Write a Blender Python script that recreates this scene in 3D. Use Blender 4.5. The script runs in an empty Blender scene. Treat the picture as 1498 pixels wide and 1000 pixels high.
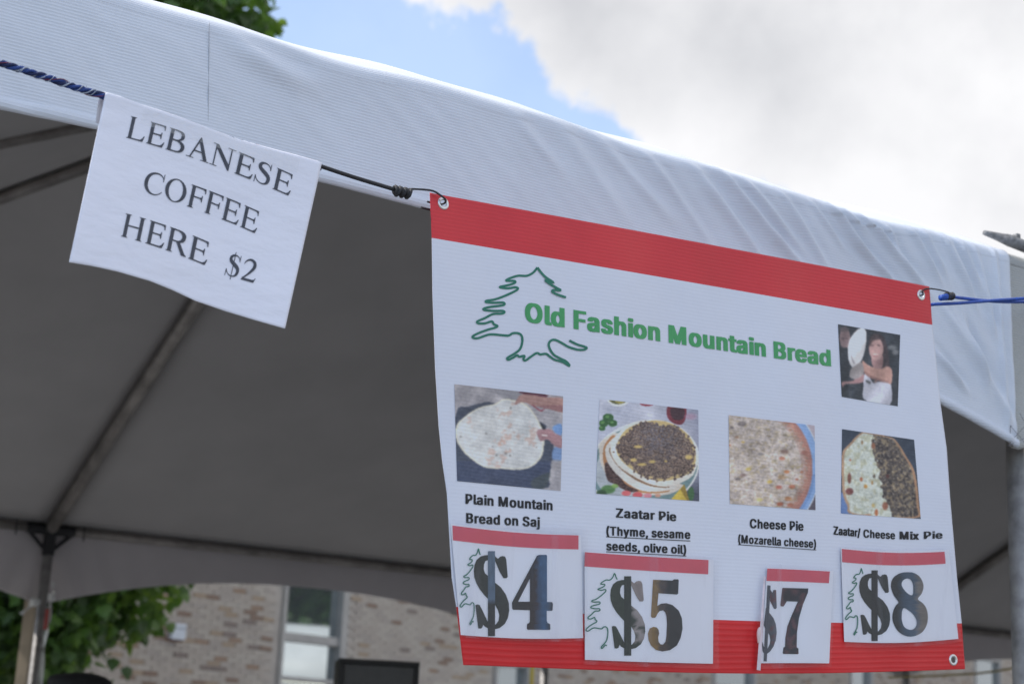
import bpy, bmesh, math, random
import numpy as np
from mathutils import Vector, Matrix, noise as mnoise
from mathutils.geometry import tessellate_polygon
random.seed(7); rng = np.random.default_rng(7)
sc = bpy.context.scene
col = sc.collection

# ------------------------------------------------------------------ camera
F = 2333.16; PITCH = 0.24565; ROLL = 0.04756; AZ = 1.00674   # focal length in photo pixels, camera pitch, roll; tent front direction
CAMZ = 1.6
_R = np.array([1, 0, 0.]); _d = np.array([0, math.cos(PITCH), math.sin(PITCH)]); _u = np.array([0, -math.sin(PITCH), math.cos(PITCH)])
cR = _R*math.cos(ROLL) + _u*math.sin(ROLL); cU = _u*math.cos(ROLL) - _R*math.sin(ROLL); cD = _d
cam_data = bpy.data.cameras.new('camera'); cam = bpy.data.objects.new('camera', cam_data); col.objects.link(cam)
M = Matrix(((cR[0], cU[0], -cD[0], 0), (cR[1], cU[1], -cD[1], 0), (cR[2], cU[2], -cD[2], CAMZ), (0, 0, 0, 1)))
cam.matrix_world = M
cam_data.sensor_width = 36; cam_data.lens = F*36/1498
cam_data.clip_start = 0.05; cam_data.clip_end = 3000
cam_data.dof.use_dof = True; cam_data.dof.focus_distance = 2.22; cam_data.dof.aperture_fstop = 6.9
sc.camera = cam

# ------------------------------------------------------------------ world, sun, exposure
SUN_EL = math.radians(48); SUN_AZ = math.radians(-97)    # azimuth from +Y towards +X
def raydir(px, py):
    return cR*(px-749)/F - cU*(py-500)/F + cD
def nrm(v): return v/np.linalg.norm(v)
world = bpy.data.worlds.new('World'); sc.world = world; world.use_nodes = True
wn = world.node_tree.nodes; wl = world.node_tree.links; wn.clear()
def WN(t, **k):
    n = wn.new(t)
    for a, b in k.items(): setattr(n, a, b)
    return n
def wmath(op, a, b=None, c=None, clamp=False):
    n = WN('ShaderNodeMath', operation=op, use_clamp=clamp)
    for i, v in enumerate((a, b, c)):
        if v is None: continue
        if isinstance(v, (int, float)): n.inputs[i].default_value = v
        else: wl.new(v, n.inputs[i])
    return n.outputs[0]
sky = WN('ShaderNodeTexSky', sky_type='NISHITA', sun_disc=False, sun_elevation=SUN_EL, sun_rotation=SUN_AZ)
sky.air_density = 1.0; sky.dust_density = 0.5; sky.ozone_density = 2.5
tc = WN('ShaderNodeTexCoord')
nrmz = WN('ShaderNodeVectorMath', operation='NORMALIZE'); wl.new(tc.outputs['Generated'], nrmz.inputs[0])
dirv = nrmz.outputs[0]
SKY_N = nrm(np.cross(nrm(raydir(655, 20)), nrm(raydir(1030, 225))))
if SKY_N @ raydir(1200, 100) < 0: SKY_N = -SKY_N
dt = WN('ShaderNodeVectorMath', operation='DOT_PRODUCT'); wl.new(dirv, dt.inputs[0]); dt.inputs[1].default_value = tuple(SKY_N)
def wnoise(scale, detail, rough, off):
    m = WN('ShaderNodeMapping'); m.inputs['Location'].default_value = off; wl.new(dirv, m.inputs['Vector'])
    n = WN('ShaderNodeTexNoise'); n.inputs['Scale'].default_value = scale; n.inputs['Detail'].default_value = detail; n.inputs['Roughness'].default_value = rough
    wl.new(m.outputs[0], n.inputs['Vector']); return n.outputs['Fac']
n1 = wnoise(8.5, 10, .60, (8.2, 1.2, 3.4)); n2 = wnoise(1.9, 4, .5, (9.3, 4.4, 2.1)); n3 = wnoise(4.2, 7, .55, (1.3, 7.4, 5.1))
reg = wmath('MULTIPLY', dt.outputs['Value'], 7.0)
reg = wmath('MINIMUM', wmath('MAXIMUM', reg, -.40), .42)
v = wmath('ADD', reg, wmath('MULTIPLY', wmath('SUBTRACT', n1, .5), 1.25))
farw = wmath('MINIMUM', wmath('MAXIMUM', wmath('MULTIPLY', wmath('SUBTRACT', wmath('ABSOLUTE', dt.outputs['Value']), .30), 3.), 0.), 1.)
v = wmath('ADD', v, wmath('MULTIPLY', wmath('MULTIPLY', wmath('SUBTRACT', n2, .5), 1.5), farw))
dt2 = WN('ShaderNodeVectorMath', operation='DOT_PRODUCT'); wl.new(dirv, dt2.inputs[0]); dt2.inputs[1].default_value = (.25, .97, 0)
v = wmath('ADD', v, wmath('MULTIPLY', wmath('MINIMUM', wmath('SUBTRACT', dt2.outputs['Value'], .55), 0.), .45))   # the cloud bank thins out behind us
mr = WN('ShaderNodeMapRange', interpolation_type='SMOOTHSTEP'); wl.new(v, mr.inputs['Value'])
mr.inputs['From Min'].default_value = -.04; mr.inputs['From Max'].default_value = .05
cloudfac = wmath('MULTIPLY_ADD', mr.outputs[0], 0.72, 0.28)          # thin high veil even in the blue
edge = wmath('SUBTRACT', 1., wmath('MINIMUM', wmath('MAXIMUM', wmath('MULTIPLY', v, 2.4), 0.), 1.))
crf = wmath('ADD', wmath('ADD', n3, wmath('MULTIPLY', wmath('SUBTRACT', n1, .5), .35)), wmath('MULTIPLY', edge, .16))
cr = WN('ShaderNodeValToRGB'); wl.new(crf, cr.inputs['Fac'])
cr.color_ramp.elements[0].position = .36; cr.color_ramp.elements[0].color = (.655, .665, .70, 1)
cr.color_ramp.elements[1].position = .66; cr.color_ramp.elements[1].color = (.96, .96, .98, 1)
bgs = WN('ShaderNodeBackground'); bgs.inputs['Strength'].default_value = 0.15; wl.new(sky.outputs[0], bgs.inputs['Color'])
bgc = WN('ShaderNodeBackground'); bgc.inputs['Strength'].default_value = 0.53; wl.new(cr.outputs[0], bgc.inputs['Color'])
mx = WN('ShaderNodeMixShader'); wl.new(cloudfac, mx.inputs[0]); wl.new(bgs.outputs[0], mx.inputs[1]); wl.new(bgc.outputs[0], mx.inputs[2])
wo = WN('ShaderNodeOutputWorld'); wl.new(mx.outputs[0], wo.inputs['Surface'])

sd = bpy.data.lights.new('sun', 'SUN'); sd.energy = 2.0; sd.angle = math.radians(0.6); sd.color = (1, .95, .88)
sun = bpy.data.objects.new('sun', sd); col.objects.link(sun)
sv = Vector((math.sin(SUN_AZ)*math.cos(SUN_EL), math.cos(SUN_AZ)*math.cos(SUN_EL), math.sin(SUN_EL)))
sun.rotation_euler = sv.to_track_quat('Z', 'Y').to_euler(); sun.location = (0, 0, 30)
sc.view_settings.view_transform = 'Standard'; sc.view_settings.look = 'None'
sc.view_settings.exposure = 0.95; sc.view_settings.gamma = 1.0; sc.view_settings.use_curve_mapping = False
sc.render.resolution_x = 1024; sc.render.resolution_y = 683

# ------------------------------------------------------------------ geometry of the place
D = np.array([math.sin(AZ), math.cos(AZ), 0]); E_ = np.array([-math.cos(AZ), math.sin(AZ), 0]); Z_ = np.array([0, 0, 1.])
WF = 1.98333; S0 = 2.3954; H = 0.97375; RISE = 1.4444; BAY = 3.05; WB = WF + 6.1; WM = WF + 3.05
W_SIGN = 1.75                                     # plane the rope, paper and banner hang in
def SW(s, w, h): return s*D + w*E_ + (h+CAMZ)*Z_    # along tent, away from camera, above the camera
def onw(px, py, w):
    v = raydir(px, py); v = v*(w/(v @ E_)); return v @ D, v[2]
WALL_D = nrm(np.array([.582, .813, 0])); WALL_N = np.array([WALL_D[1], -WALL_D[0], 0])
_r = raydir(213, 930); WALL_P = _r*(21/_r[1]); WALL_P[2] = 0
def onwall(px, py, off=0.):
    v = raydir(px, py); k = ((WALL_P + WALL_N*off) @ WALL_N)/(v @ WALL_N); p = v*k
    return (p-WALL_P) @ WALL_D, p[2]+CAMZ
def wallpt(t, z, off=0.): return WALL_P + WALL_D*t + WALL_N*off + Z_*z

# ------------------------------------------------------------------ object helpers
WLOC = {}
def setp(o, label=None, cat=None, group=None, kind=None):
    if label: o['label'] = label
    if cat: o['category'] = cat
    if group: o['group'] = group
    if kind: o['kind'] = kind
    return o
def thing(name, loc, label, cat, group=None):
    o = bpy.data.objects.new(name, None); col.objects.link(o); o.location = tuple(loc); o.empty_display_size = .1
    WLOC[o] = np.array(loc, float); setp(o, label, cat, group); return o
def mesh(name, V, Fs, mat=None, parent=None, uv=None, vcol=None, smooth=False, mats=None, midx=None, base=None):
    V = np.array(V, float).reshape(-1, 3)
    base = WLOC[parent] if parent is not None else (np.array(base, float) if base is not None else np.zeros(3))
    me = bpy.data.meshes.new(name); me.from_pydata((V-base).tolist(), [], [list(map(int, f)) for f in Fs]); 
    for m in (mats or [mat]): me.materials.append(m)
    if midx is not None: me.polygons.foreach_set('material_index', np.array(midx, dtype=np.int32))
    if smooth: me.polygons.foreach_set('use_smooth', [True]*len(me.polygons))
    if uv is not None:
        ul = me.uv_layers.new(name='UVMap'); li = np.zeros(len(me.loops), dtype=np.int32); me.loops.foreach_get('vertex_index', li)
        ul.data.foreach_set('uv', np.array(uv, float)[li].ravel())
    if vcol is not None:
        ca = me.color_attributes.new('Col', 'FLOAT_COLOR', 'POINT')
        c = np.ones((len(V), 4)); c[:, :3] = vcol; ca.data.foreach_set('color', c.ravel())
    me.update()
    o = bpy.data.objects.new(name, me); col.objects.link(o)
    if parent is not None: o.parent = parent
    else: o.location = tuple(base)
    WLOC[o] = base.copy()
    return o
def grid_faces(n, m):   # n rows x m cols of points
    i, j = np.meshgrid(np.arange(n-1), np.arange(m-1), indexing='ij'); a = (i*m+j).ravel()
    return np.stack([a, a+1, a+m+1, a+m], 1)
def tube_geo(P, r, n=10, caps=True):
    P = [np.array(p, float) for p in P]; rs = r if hasattr(r, '__len__') else [r]*len(P)
    V = []; Fs = []; prev = None
    for i, p in enumerate(P):
        t = nrm(P[min(i+1, len(P)-1)] - P[max(i-1, 0)])
        if prev is None:
            a = np.array([0, 0, 1.]) if abs(t[2]) < .9 else np.array([1., 0, 0]); x = nrm(np.cross(a, t))
        else: x = nrm(prev - t*(prev @ t))
        prev = x; y = np.cross(t, x)
        for k in range(n):
            an = 2*math.pi*k/n; V.append(p + rs[i]*(x*math.cos(an)+y*math.sin(an)))
    for i in range(len(P)-1):
        for k in range(n):
            Fs.append((i*n+k, i*n+(k+1) % n, (i+1)*n+(k+1) % n, (i+1)*n+k))
    if caps: Fs.append(tuple(range(n))[::-1]); Fs.append(tuple((len(P)-1)*n+k for k in range(n)))
    return V, Fs
def join(*gs):
    V = []; Fs = []
    for v, f in gs:
        o = len(V); V += list(v); Fs += [tuple(i+o for i in q) for q in f]
    return V, Fs
def box_geo(c, ax, ay, az, sx, sy, sz, bev=0.):
    c = np.array(c, float); ax, ay, az = (np.array(a, float) for a in (ax, ay, az))
    if bev <= 0:
        V = [c+ax*sx*i/2+ay*sy*j/2+az*sz*k/2 for k in (-1, 1) for j in (-1, 1) for i in (-1, 1)]
        return V, [(0, 2, 3, 1), (4, 5, 7, 6), (0, 1, 5, 4), (2, 6, 7, 3), (0, 4, 6, 2), (1, 3, 7, 5)]
    bm = bmesh.new(); bmesh.ops.create_cube(bm, size=1)
    bmesh.ops.scale(bm, vec=(sx, sy, sz), verts=bm.verts)
    bmesh.ops.bevel(bm, geom=bm.edges[:], offset=bev, segments=2, affect='EDGES', profile=.7)
    bm.verts.index_update()
    V = [c+ax*v.co.x+ay*v.co.y+az*v.co.z for v in bm.verts]; Fs = [tuple(v.index for v in f.verts) for f in bm.faces]; bm.free()
    return V, Fs
X3 = np.eye(3)
def smooth_path(pts, sub=6, closed=False):
    pts = [np.array(p, float) for p in pts]; n = len(pts); out = []
    for i in range(n if closed else n-1):
        if closed: p0, p1, p2, p3 = pts[i-1], pts[i], pts[(i+1) % n], pts[(i+2) % n]
        else: p0, p1, p2, p3 = pts[max(i-1, 0)], pts[i], pts[i+1], pts[min(i+2, n-1)]
        for k in range(sub):
            t = k/sub
            out.append(.5*((2*p1)+(-p0+p2)*t+(2*p0-5*p1+4*p2-p3)*t*t+(-p0+3*p1-3*p2+p3)*t**3))
    if not closed: out.append(pts[-1])
    return out

# ------------------------------------------------------------------ materials
def srgb(c):
    c = np.array(c, float)/255.; return np.where(c <= .04045, c/12.92, ((c+.055)/1.055)**2.4)
SHADE_WHITE = srgb((167, 179, 200))/.80      # how a white sheet reads in this open shade; turns a seen colour into a surface colour
def alb(*c): return np.clip(srgb(c)/SHADE_WHITE, .004, .86)
class NT:
    def __init__(s, name):
        s.m = bpy.data.materials.new(name); s.m.use_nodes = True; s.t = s.m.node_tree; s.b = s.t.nodes['Principled BSDF']; s.l = s.t.links
    def n(s, t, **k):
        x = s.t.nodes.new(t)
        for a, b in k.items(): setattr(x, a, b)
        return x
    def lk(s, a, b): s.l.new(a, b)
    def math(s, op, a, b=None, c=None):
        x = s.n('ShaderNodeMath', operation=op)
        for i, v in enumerate((a, b, c)):
            if v is None: continue
            if isinstance(v, (int, float)): x.inputs[i].default_value = v
            else: s.lk(v, x.inputs[i])
        return x.outputs[0]
    def noise(s, scale, detail=4, rough=.55, vec=None):
        x = s.n('ShaderNodeTexNoise'); x.inputs['Scale'].default_value = scale; x.inputs['Detail'].default_value = detail; x.inputs['Roughness'].default_value = rough
        if vec is None: vec = s.n('ShaderNodeTexCoord').outputs['Object']
        s.lk(vec, x.inputs['Vector']); return x.outputs['Fac']
    def ramp(s, fac, *st):
        x = s.n('ShaderNodeValToRGB'); s.lk(fac, x.inputs['Fac']); e = x.color_ramp.elements
        while len(e) < len(st): e.new(.5)
        for q, (p, c) in zip(e, st): q.position = p; q.color = (*c, 1)
        return x.outputs[0]
    def bump(s, h, strength=.3, dist=.01, prev=None):
        x = s.n('ShaderNodeBump'); x.inputs['Strength'].default_value = strength; x.inputs['Distance'].default_value = dist
        s.lk(h, x.inputs['Height'])
        if prev is not None: s.lk(prev, x.inputs['Normal'])
        return x.outputs[0]
def mat(name, c, rough=.6, metal=0., var=.12, scale=8., bump=0., bdist=.003, spec=.5):
    m = NT(name); c = np.array(c, float)
    f = m.noise(scale); o = m.ramp(f, (.3, c*(1-var)), (.7, np.clip(c*(1+var), 0, 1)))
    m.lk(o, m.b.inputs['Base Color']); m.b.inputs['Roughness'].default_value = rough; m.b.inputs['Metallic'].default_value = metal
    m.b.inputs['Specular IOR Level'].default_value = spec
    if bump: m.lk(m.bump(m.noise(scale*6, 3), bump, bdist), m.b.inputs['Normal'])
    return m.m
def ribbed(name, c, pitch, rough=.45, bstr=.5, stain=.06, bd=.0012, dirt=(.55, .52, .48), cmod=.06):
    m = NT(name); c = np.array(c, float)
    uv = m.n('ShaderNodeUVMap'); sp = m.n('ShaderNodeSeparateXYZ'); m.lk(uv.outputs[0], sp.inputs[0])
    wob = m.noise(3.0, 3, .5, uv.outputs[0])
    ph = m.math('ADD', m.math('MULTIPLY', sp.outputs[1], 2*math.pi/pitch), m.math('MULTIPLY', wob, 9.0))
    s = m.math('SINE', ph); h = m.math('MULTIPLY_ADD', s, .5, .5); h = m.math('POWER', h, 1.6)
    mp = m.n('ShaderNodeMapping'); mp.inputs['Scale'].default_value = (14, 900, 1); m.lk(uv.outputs[0], mp.inputs['Vector'])
    fine = m.noise(1., 4, .7, mp.outputs[0])
    big = m.noise(5., 6, .6, uv.outputs[0])
    basec = m.ramp(big, (.35, c*(1-stain)), (.62, c))
    mxn = m.n('ShaderNodeMix', data_type='RGBA', blend_type='MULTIPLY'); mxn.inputs[0].default_value = 1
    mod = m.math('ADD', m.math('MULTIPLY', h, cmod), m.math('MULTIPLY_ADD', fine, cmod*1.2, 1-cmod*1.6))
    m.lk(basec, mxn.inputs[6]); m.lk(mod, mxn.inputs[7]); m.lk(mxn.outputs[2], m.b.inputs['Base Color'])
    m.b.inputs['Roughness'].default_value = rough; m.b.inputs['Specular IOR Level'].default_value = .3
    hh = m.math('ADD', h, m.math('MULTIPLY', fine, .7))
    b1 = m.bump(hh, bstr, bd); b2 = m.bump(m.noise(22, 4, .5, uv.outputs[0]), .25, .004, b1)
    m.lk(b2, m.b.inputs['Normal']); return m.m
def printed(name, rough=.4, bump_pitch=.0048):
    m = NT(name); a = m.n('ShaderNodeVertexColor', layer_name='Col'); m.lk(a.outputs['Color'], m.b.inputs['Base Color']); m.b.inputs['Roughness'].default_value = rough
    if bump_pitch:
        uv = m.n('ShaderNodeUVMap'); sp = m.n('ShaderNodeSeparateXYZ'); m.lk(uv.outputs[0], sp.inputs[0])
        s = m.math('SINE', m.math('MULTIPLY', sp.outputs[1], 2*math.pi/bump_pitch)); m.lk(m.bump(s, .12, .0005), m.b.inputs['Normal'])
    return m.m
M_vinyl = ribbed('white_tent_vinyl', (.70, .74, .82), .0047, .5, .34, .06, .0011, cmod=.035)
M_vinyl2 = ribbed('grey_tent_vinyl', (.50, .51, .50), .0047, .5, .7, .15)
M_under_backlit = mat('valance_underside_backlit', (.60, .56, .56), .8, 0, .06, 2.5)  # paler than the roof underside: daylight through the cloth put into its colour
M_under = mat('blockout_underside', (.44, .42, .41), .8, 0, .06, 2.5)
M_roof = mat('roof_vinyl', (.80, .80, .79), .45, 0, .04, 3., .2)
M_ban = ribbed('banner_white', (.77, .785, .875), .0052, .38, .13, .03, .0005, cmod=.02)
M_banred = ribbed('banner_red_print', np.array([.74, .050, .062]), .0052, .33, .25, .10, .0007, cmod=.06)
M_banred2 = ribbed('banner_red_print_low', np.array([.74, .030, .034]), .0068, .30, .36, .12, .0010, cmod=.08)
M_print = printed('photo_print')
M_black = mat('black_print', (.010, .011, .014), .5, 0, .3, 40)
M_ink = mat('toner_print', alb(44, 50, 66), .45, 0, .25, 120)
M_green = mat('green_print', (.06, .36, .12), .4, 0, .06, 30)
M_dgreen = mat('dark_green_print', alb(18, 88, 80), .4, 0, .1, 30)
M_alu = mat('dull_aluminium', (.34, .33, .325), .6, .45, .35, 22, .4)
M_alud = mat('weathered_frame_tube', (.30, .275, .255), .5, .5, .35, 10, .3)
M_steel = mat('grommet_metal', (.72, .71, .70), .28, .9, .1, 60)
M_blk = mat('black_fitting', (.018, .018, .02), .5, 0, .3, 20, .3)
M_cord = mat('black_cord', (.022, .022, .026), .55, 0, .3, 300, .6, .0006)
M_bblue = mat('blue_cord', (.015, .07, .36), .5, 0, .25, 200, .5, .0005)

# paper: crumpled office sheet
m = NT('office_paper'); uvn = m.n('ShaderNodeUVMap').outputs[0]
mp = m.n('ShaderNodeMapping'); mp.inputs['Rotation'].default_value = (0, 0, .35); mp.inputs['Scale'].default_value = (8, 19, 1); m.lk(uvn, mp.inputs['Vector'])
cr1 = m.noise(1., 5, .55, mp.outputs[0])
m.lk(m.ramp(cr1, (.3, (.81, .81, .90)), (.7, (.85, .85, .94))), m.b.inputs['Base Color']); m.b.inputs['Roughness'].default_value = .55
m.lk(m.bump(cr1, .5, .010), m.b.inputs['Normal']); M_paper = m.m
M_card = mat('card_paper', (.86, .86, .92), .4, 0, .015, 12)
# clear plastic sleeve
m = NT('clear_sleeve'); out = m.t.nodes['Material Output']
tr = m.n('ShaderNodeBsdfTransparent'); gl = m.n('ShaderNodeBsdfGlossy'); gl.inputs['Roughness'].default_value = .12; gl.inputs['Color'].default_value = (.95, .95, 1, 1)
df = m.n('ShaderNodeBsdfDiffuse'); df.inputs['Color'].default_value = (.75, .72, .82, 1)
uvn = m.n('ShaderNodeUVMap').outputs[0]
mp = m.n('ShaderNodeMapping'); mp.inputs['Scale'].default_value = (38, 7, 1); m.lk(uvn, mp.inputs['Vector'])
nz = m.noise(1., 4, .6, mp.outputs[0]); bp = m.bump(nz, .8, .004); m.lk(bp, gl.inputs['Normal'])
fr = m.n('ShaderNodeFresnel'); fr.inputs['IOR'].default_value = 1.5; m.lk(bp, fr.inputs['Normal'])
mpw = m.n('ShaderNodeMapping'); mpw.inputs['Scale'].default_value = (30, 4, 1); m.lk(uvn, mpw.inputs['Vector'])
milky_shine = m.ramp(m.noise(1., 3, .5, mpw.outputs[0]), (.56, (.008, .008, .008)), (.74, (.13, .13, .13)))  # milky streaks in the plastic, part of its shine put in as diffuse colour
m1 = m.n('ShaderNodeMixShader'); m.lk(milky_shine, m1.inputs[0]); m.lk(tr.outputs[0], m1.inputs[1]); m.lk(df.outputs[0], m1.inputs[2])
m2 = m.n('ShaderNodeMixShader'); m.lk(m.math('MULTIPLY', fr.outputs[0], .45), m2.inputs[0]); m.lk(m1.outputs[0], m2.inputs[1]); m.lk(gl.outputs[0], m2.inputs[2])
m.lk(m2.outputs[0], out.inputs['Surface']); M_sleeve = m.m
m = NT('clear_tape'); out = m.t.nodes['Material Output']
tr = m.n('ShaderNodeBsdfTransparent'); gl = m.n('ShaderNodeBsdfGlossy'); gl.inputs['Roughness'].default_value = .2
bp = m.bump(m.noise(160, 4, .6), .8, .003); m.lk(bp, gl.inputs['Normal'])
m1 = m.n('ShaderNodeMixShader'); m1.inputs[0].default_value = .16; m.lk(tr.outputs[0], m1.inputs[1]); m.lk(gl.outputs[0], m1.inputs[2]); m.lk(m1.outputs[0], out.inputs['Surface']); M_tape = m.m

# ------------------------------------------------------------------ ground and building
m = NT('asphalt'); a = m.noise(.4, 6); b = m.noise(60, 3)
m.lk(m.ramp(m.math('ADD', m.math('MULTIPLY', a, .6), m.math('MULTIPLY', b, .4)), (.3, (.145, .15, .155)), (.7, (.20, .20, .20))), m.b.inputs['Base Color'])
m.b.inputs['Roughness'].default_value = .85; m.lk(m.bump(b, .4, .004), m.b.inputs['Normal']); M_asphalt = m.m
g = mesh('ground', [(-900, -900, 0), (900, -900, 0), (900, 900, 0), (-900, 900, 0)], [(0, 1, 2, 3)], M_asphalt); setp(g, kind='structure')

BL, BH = .248, .0672       # brick pitch
bld = thing('brick_building', wallpt(10, 0), 'long buff brick building with metal framed windows behind the tent', 'building')
T0, T1, ZT = -14.0, 46.0, 6.2
# windows measured in the photograph: (px left, px right, y) -> along the wall
wins = []
for xa, xb, y in ((409, 503, 935), (722, 774, 990), (1043, 1104, 992), (1243, 1275, 992), (1426, 1462, 985)):
    wins.append((onwall(xa, y)[0], onwall(xb, y)[0]))
sill_z = onwall(436, 993)[1]; mull_z = onwall(452, 934)[1]; head_z = 4.65
M_mortar = mat('mortar', (.50, .445, .39), .9, 0, .1, 5, .4)
M_cap = mat('wall_coping', (.35, .35, .34), .6, 0, .1, 2)
def wall_boxes(): # backing wall with window openings, set behind the brick faces
    gs = []; cuts = [T0]+[c for w in wins for c in w]+[T1]
    def bx(t0, t1, z0, z1, o0, o1):
        if t1-t0 < .01: return
        gs.append(box_geo(wallpt((t0+t1)/2, (z0+z1)/2, (o0+o1)/2), WALL_D, WALL_N, Z_, t1-t0, o1-o0, z1-z0))
    for i in range(0, len(cuts), 2): bx(cuts[i], cuts[i+1], 0, ZT, -.30, -.012)
    for a_, b_ in wins:
        bx(a_, b_, head_z, ZT, -.30, -.012); bx(a_, b_, 0, sill_z-.75, -.30, -.012)
    return join(*gs)
mesh('wall', *wall_boxes(), M_mortar, bld)
mesh('parapet', *box_geo(wallpt((T0+T1)/2, ZT+.1, -.14), WALL_D, WALL_N, Z_, T1-T0+.1, .42, .2), M_cap, bld)
for t_ in (T0, T1): mesh('side_wall', *box_geo(wallpt(t_, ZT/2, -4.3), WALL_D, WALL_N, Z_, .3, 8, ZT), M_mortar, bld)
mesh('roof', *box_geo(wallpt((T0+T1)/2, ZT-.1, -4.6), WALL_D, WALL_N, Z_, T1-T0-.4, 8.2, .15), M_cap, bld)
# bricks
brick_cols = [((.445, .385, .33), 40), ((.475, .42, .36), 28), ((.415, .36, .315), 22), ((.335, .235, .17), 6), ((.265, .185, .14), 4), ((.25, .20, .175), 3), ((.385, .295, .215), 5)]
BM_ = [mat('brick_face_%s' % n_, tuple(min(1, v_*1.12) for v_ in c_), .85, 0, .07, 5, .15) for (c_, _), n_ in zip(brick_cols, ('buff', 'cream', 'grey', 'rust', 'brown', 'dark', 'tan'))]
wts = np.array([w_ for _, w_ in brick_cols], float); wts /= wts.sum()
bw, bh, bd = BL-.010, BH-.010, .06
def brick_mesh(mi):
    V, Fs = box_geo((0, 0, 0), X3[0], X3[1], X3[2], bw, bd, bh, 0)
    bm = bmesh.new(); vs = [bm.verts.new(v_) for v_ in V]
    for f_ in Fs: bm.faces.new([vs[i] for i in f_])
    bmesh.ops.bevel(bm, geom=bm.edges[:], offset=.003, segments=1, affect='EDGES')
    me = bpy.data.meshes.new('brick'); bm.to_mesh(me); bm.free(); me.materials.append(BM_[mi]); return me
BMESH = [brick_mesh(i) for i in range(len(BM_))]
bricks = []
for r_ in range(int(ZT/BH)):
    z = (r_+.5)*BH
    for c_ in range(int((T1-T0)/BL)):
        t = T0+(c_+.5*(r_ % 2)+.5)*BL
        if any(a_-.03 < t+bw/2 and t-bw/2 < b_+.03 and sill_z-.8 < z < head_z+.03 for a_, b_ in wins): continue
        bricks.append((t, z, rng.choice(len(BM_), p=wts), rng.uniform(-.004, .003)))
def pix(P):
    q = np.array(P, float)-np.array([0, 0, CAMZ]); zz = q @ cD; return 749+F*(q @ cR)/zz, 500-F*(q @ cU)/zz, zz
vis = []
for k_, b_ in enumerate(bricks):
    x_, y_, _z = pix(wallpt(b_[0], b_[1]))
    if 130 < x_ < 720 and 850 < y_ < 1010: vis.append((abs(y_-925)*.3+max(0, x_-660)*.2+max(0, 190-x_), k_))
vis.sort(); single = set(k for _, k in vis[:300])
rotm = Matrix((tuple(WALL_D), tuple(WALL_N), (0, 0, 1))).transposed().to_4x4()
SV = []; SF = []; SM = []; off8 = box_geo((0, 0, 0), WALL_D, WALL_N, Z_, bw, bd, bh)
fv = np.array(off8[0]); ffc = [f_ for f_ in off8[1] if True]
for k_, (t, z, mi, pr) in enumerate(bricks):
    c_ = wallpt(t, z, -.03+pr+.012)
    if k_ in single:
        o = bpy.data.objects.new('brick', BMESH[mi]); col.objects.link(o); o.parent = bld
        o.matrix_local = Matrix.Translation(Vector(c_-WLOC[bld])) @ rotm
    else:
        o_ = len(SV); SV.extend((fv+c_).tolist())
        for f_ in ffc: SF.append(tuple(i+o_ for i in f_)); SM.append(mi)
o = mesh('brickwork', SV, SF, None, bld, mats=BM_, midx=SM); setp(o, kind='stuff')
# windows
M_frame = mat('window_frame_metal', (.44, .42, .40), .5, .3, .1, 6)
m = NT('coated_glass'); m.b.inputs['Base Color'].default_value = (.42, .46, .47, 1); m.b.inputs['Metallic'].default_value = .85; m.b.inputs['Roughness'].default_value = .03
m.lk(m.bump(m.noise(.8, 2), .05, .03), m.b.inputs['Normal']); M_glass = m.m
M_dark = mat('dark_interior', (.03, .035, .035), .8)
M_sill = mat('light_metal_panel', (.62, .63, .64), .5, 0, .05, 3)
for wi, (a_, b_) in enumerate(wins):
    wdt = b_-a_; tc_ = (a_+b_)/2; fw = .07
    wn_ = mesh('window', *join(
        box_geo(wallpt(a_+fw/2, (sill_z-.75+head_z)/2, -.03), WALL_D, WALL_N, Z_, fw, .14, head_z-sill_z+.75, .008),
        box_geo(wallpt(b_-fw, (sill_z-.75+head_z)/2, -.02), WALL_D, WALL_N, Z_, fw*2, .18, head_z-sill_z+.75, .008),
        box_geo(wallpt(tc_-fw/2, head_z-fw/2, -.035), WALL_D, WALL_N, Z_, wdt-fw*3-.004, .12, fw, .008),
        box_geo(wallpt(tc_-fw/2, mull_z, -.035), WALL_D, WALL_N, Z_, wdt-fw*3-.004, .12, .13, .012),
        box_geo(wallpt(tc_-fw/2, sill_z, -.035), WALL_D, WALL_N, Z_, wdt-fw*3-.004, .12, .07, .012)), M_frame, bld)
    for z0, z1 in ((mull_z+.065, head_z-fw), (sill_z+.035, mull_z-.065)):
        mesh('pane', *box_geo(wallpt(tc_-fw/2, (z0+z1)/2, -.06), WALL_D, WALL_N, Z_, wdt-fw*3-.006, .012, z1-z0-.004), M_glass, wn_)
    mesh('spandrel_panel', *box_geo(wallpt(tc_-fw/2, sill_z-.40, -.05), WALL_D, WALL_N, Z_, wdt-fw*3-.006, .03, .70, .006), M_sill, wn_)
    mesh('backing', *box_geo(wallpt(tc_, (sill_z+head_z)/2, -.28), WALL_D, WALL_N, Z_, wdt, .02, head_z-sill_z), M_dark, wn_)
# small white box on the brickwork
t_, z_ = onwall(259.5, 923, .06)
wb_ = thing('wall_box', wallpt(t_, z_, .02), 'small white square box mounted on the brick wall between tree and window', 'electrical box')
mesh('housing', *box_geo(wallpt(t_, z_, .055), WALL_D, WALL_N, Z_, .25, .08, .21, .012), mat('white_plastic', (.68, .71, .76), .45, 0, .04), wb_)
mesh('cover_lip', *box_geo(wallpt(t_, z_+.048, .099), WALL_D, WALL_N, Z_, .24, .012, .02, .004), mat('box_lip', (.42, .44, .47), .5), wb_)
mesh('mounting_plate', *box_geo(wallpt(t_-.01, z_-.01, .004), WALL_D, WALL_N, Z_, .29, .018, .26, .004), mat('rusty_plate', (.24, .13, .085), .8), wb_)

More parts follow.
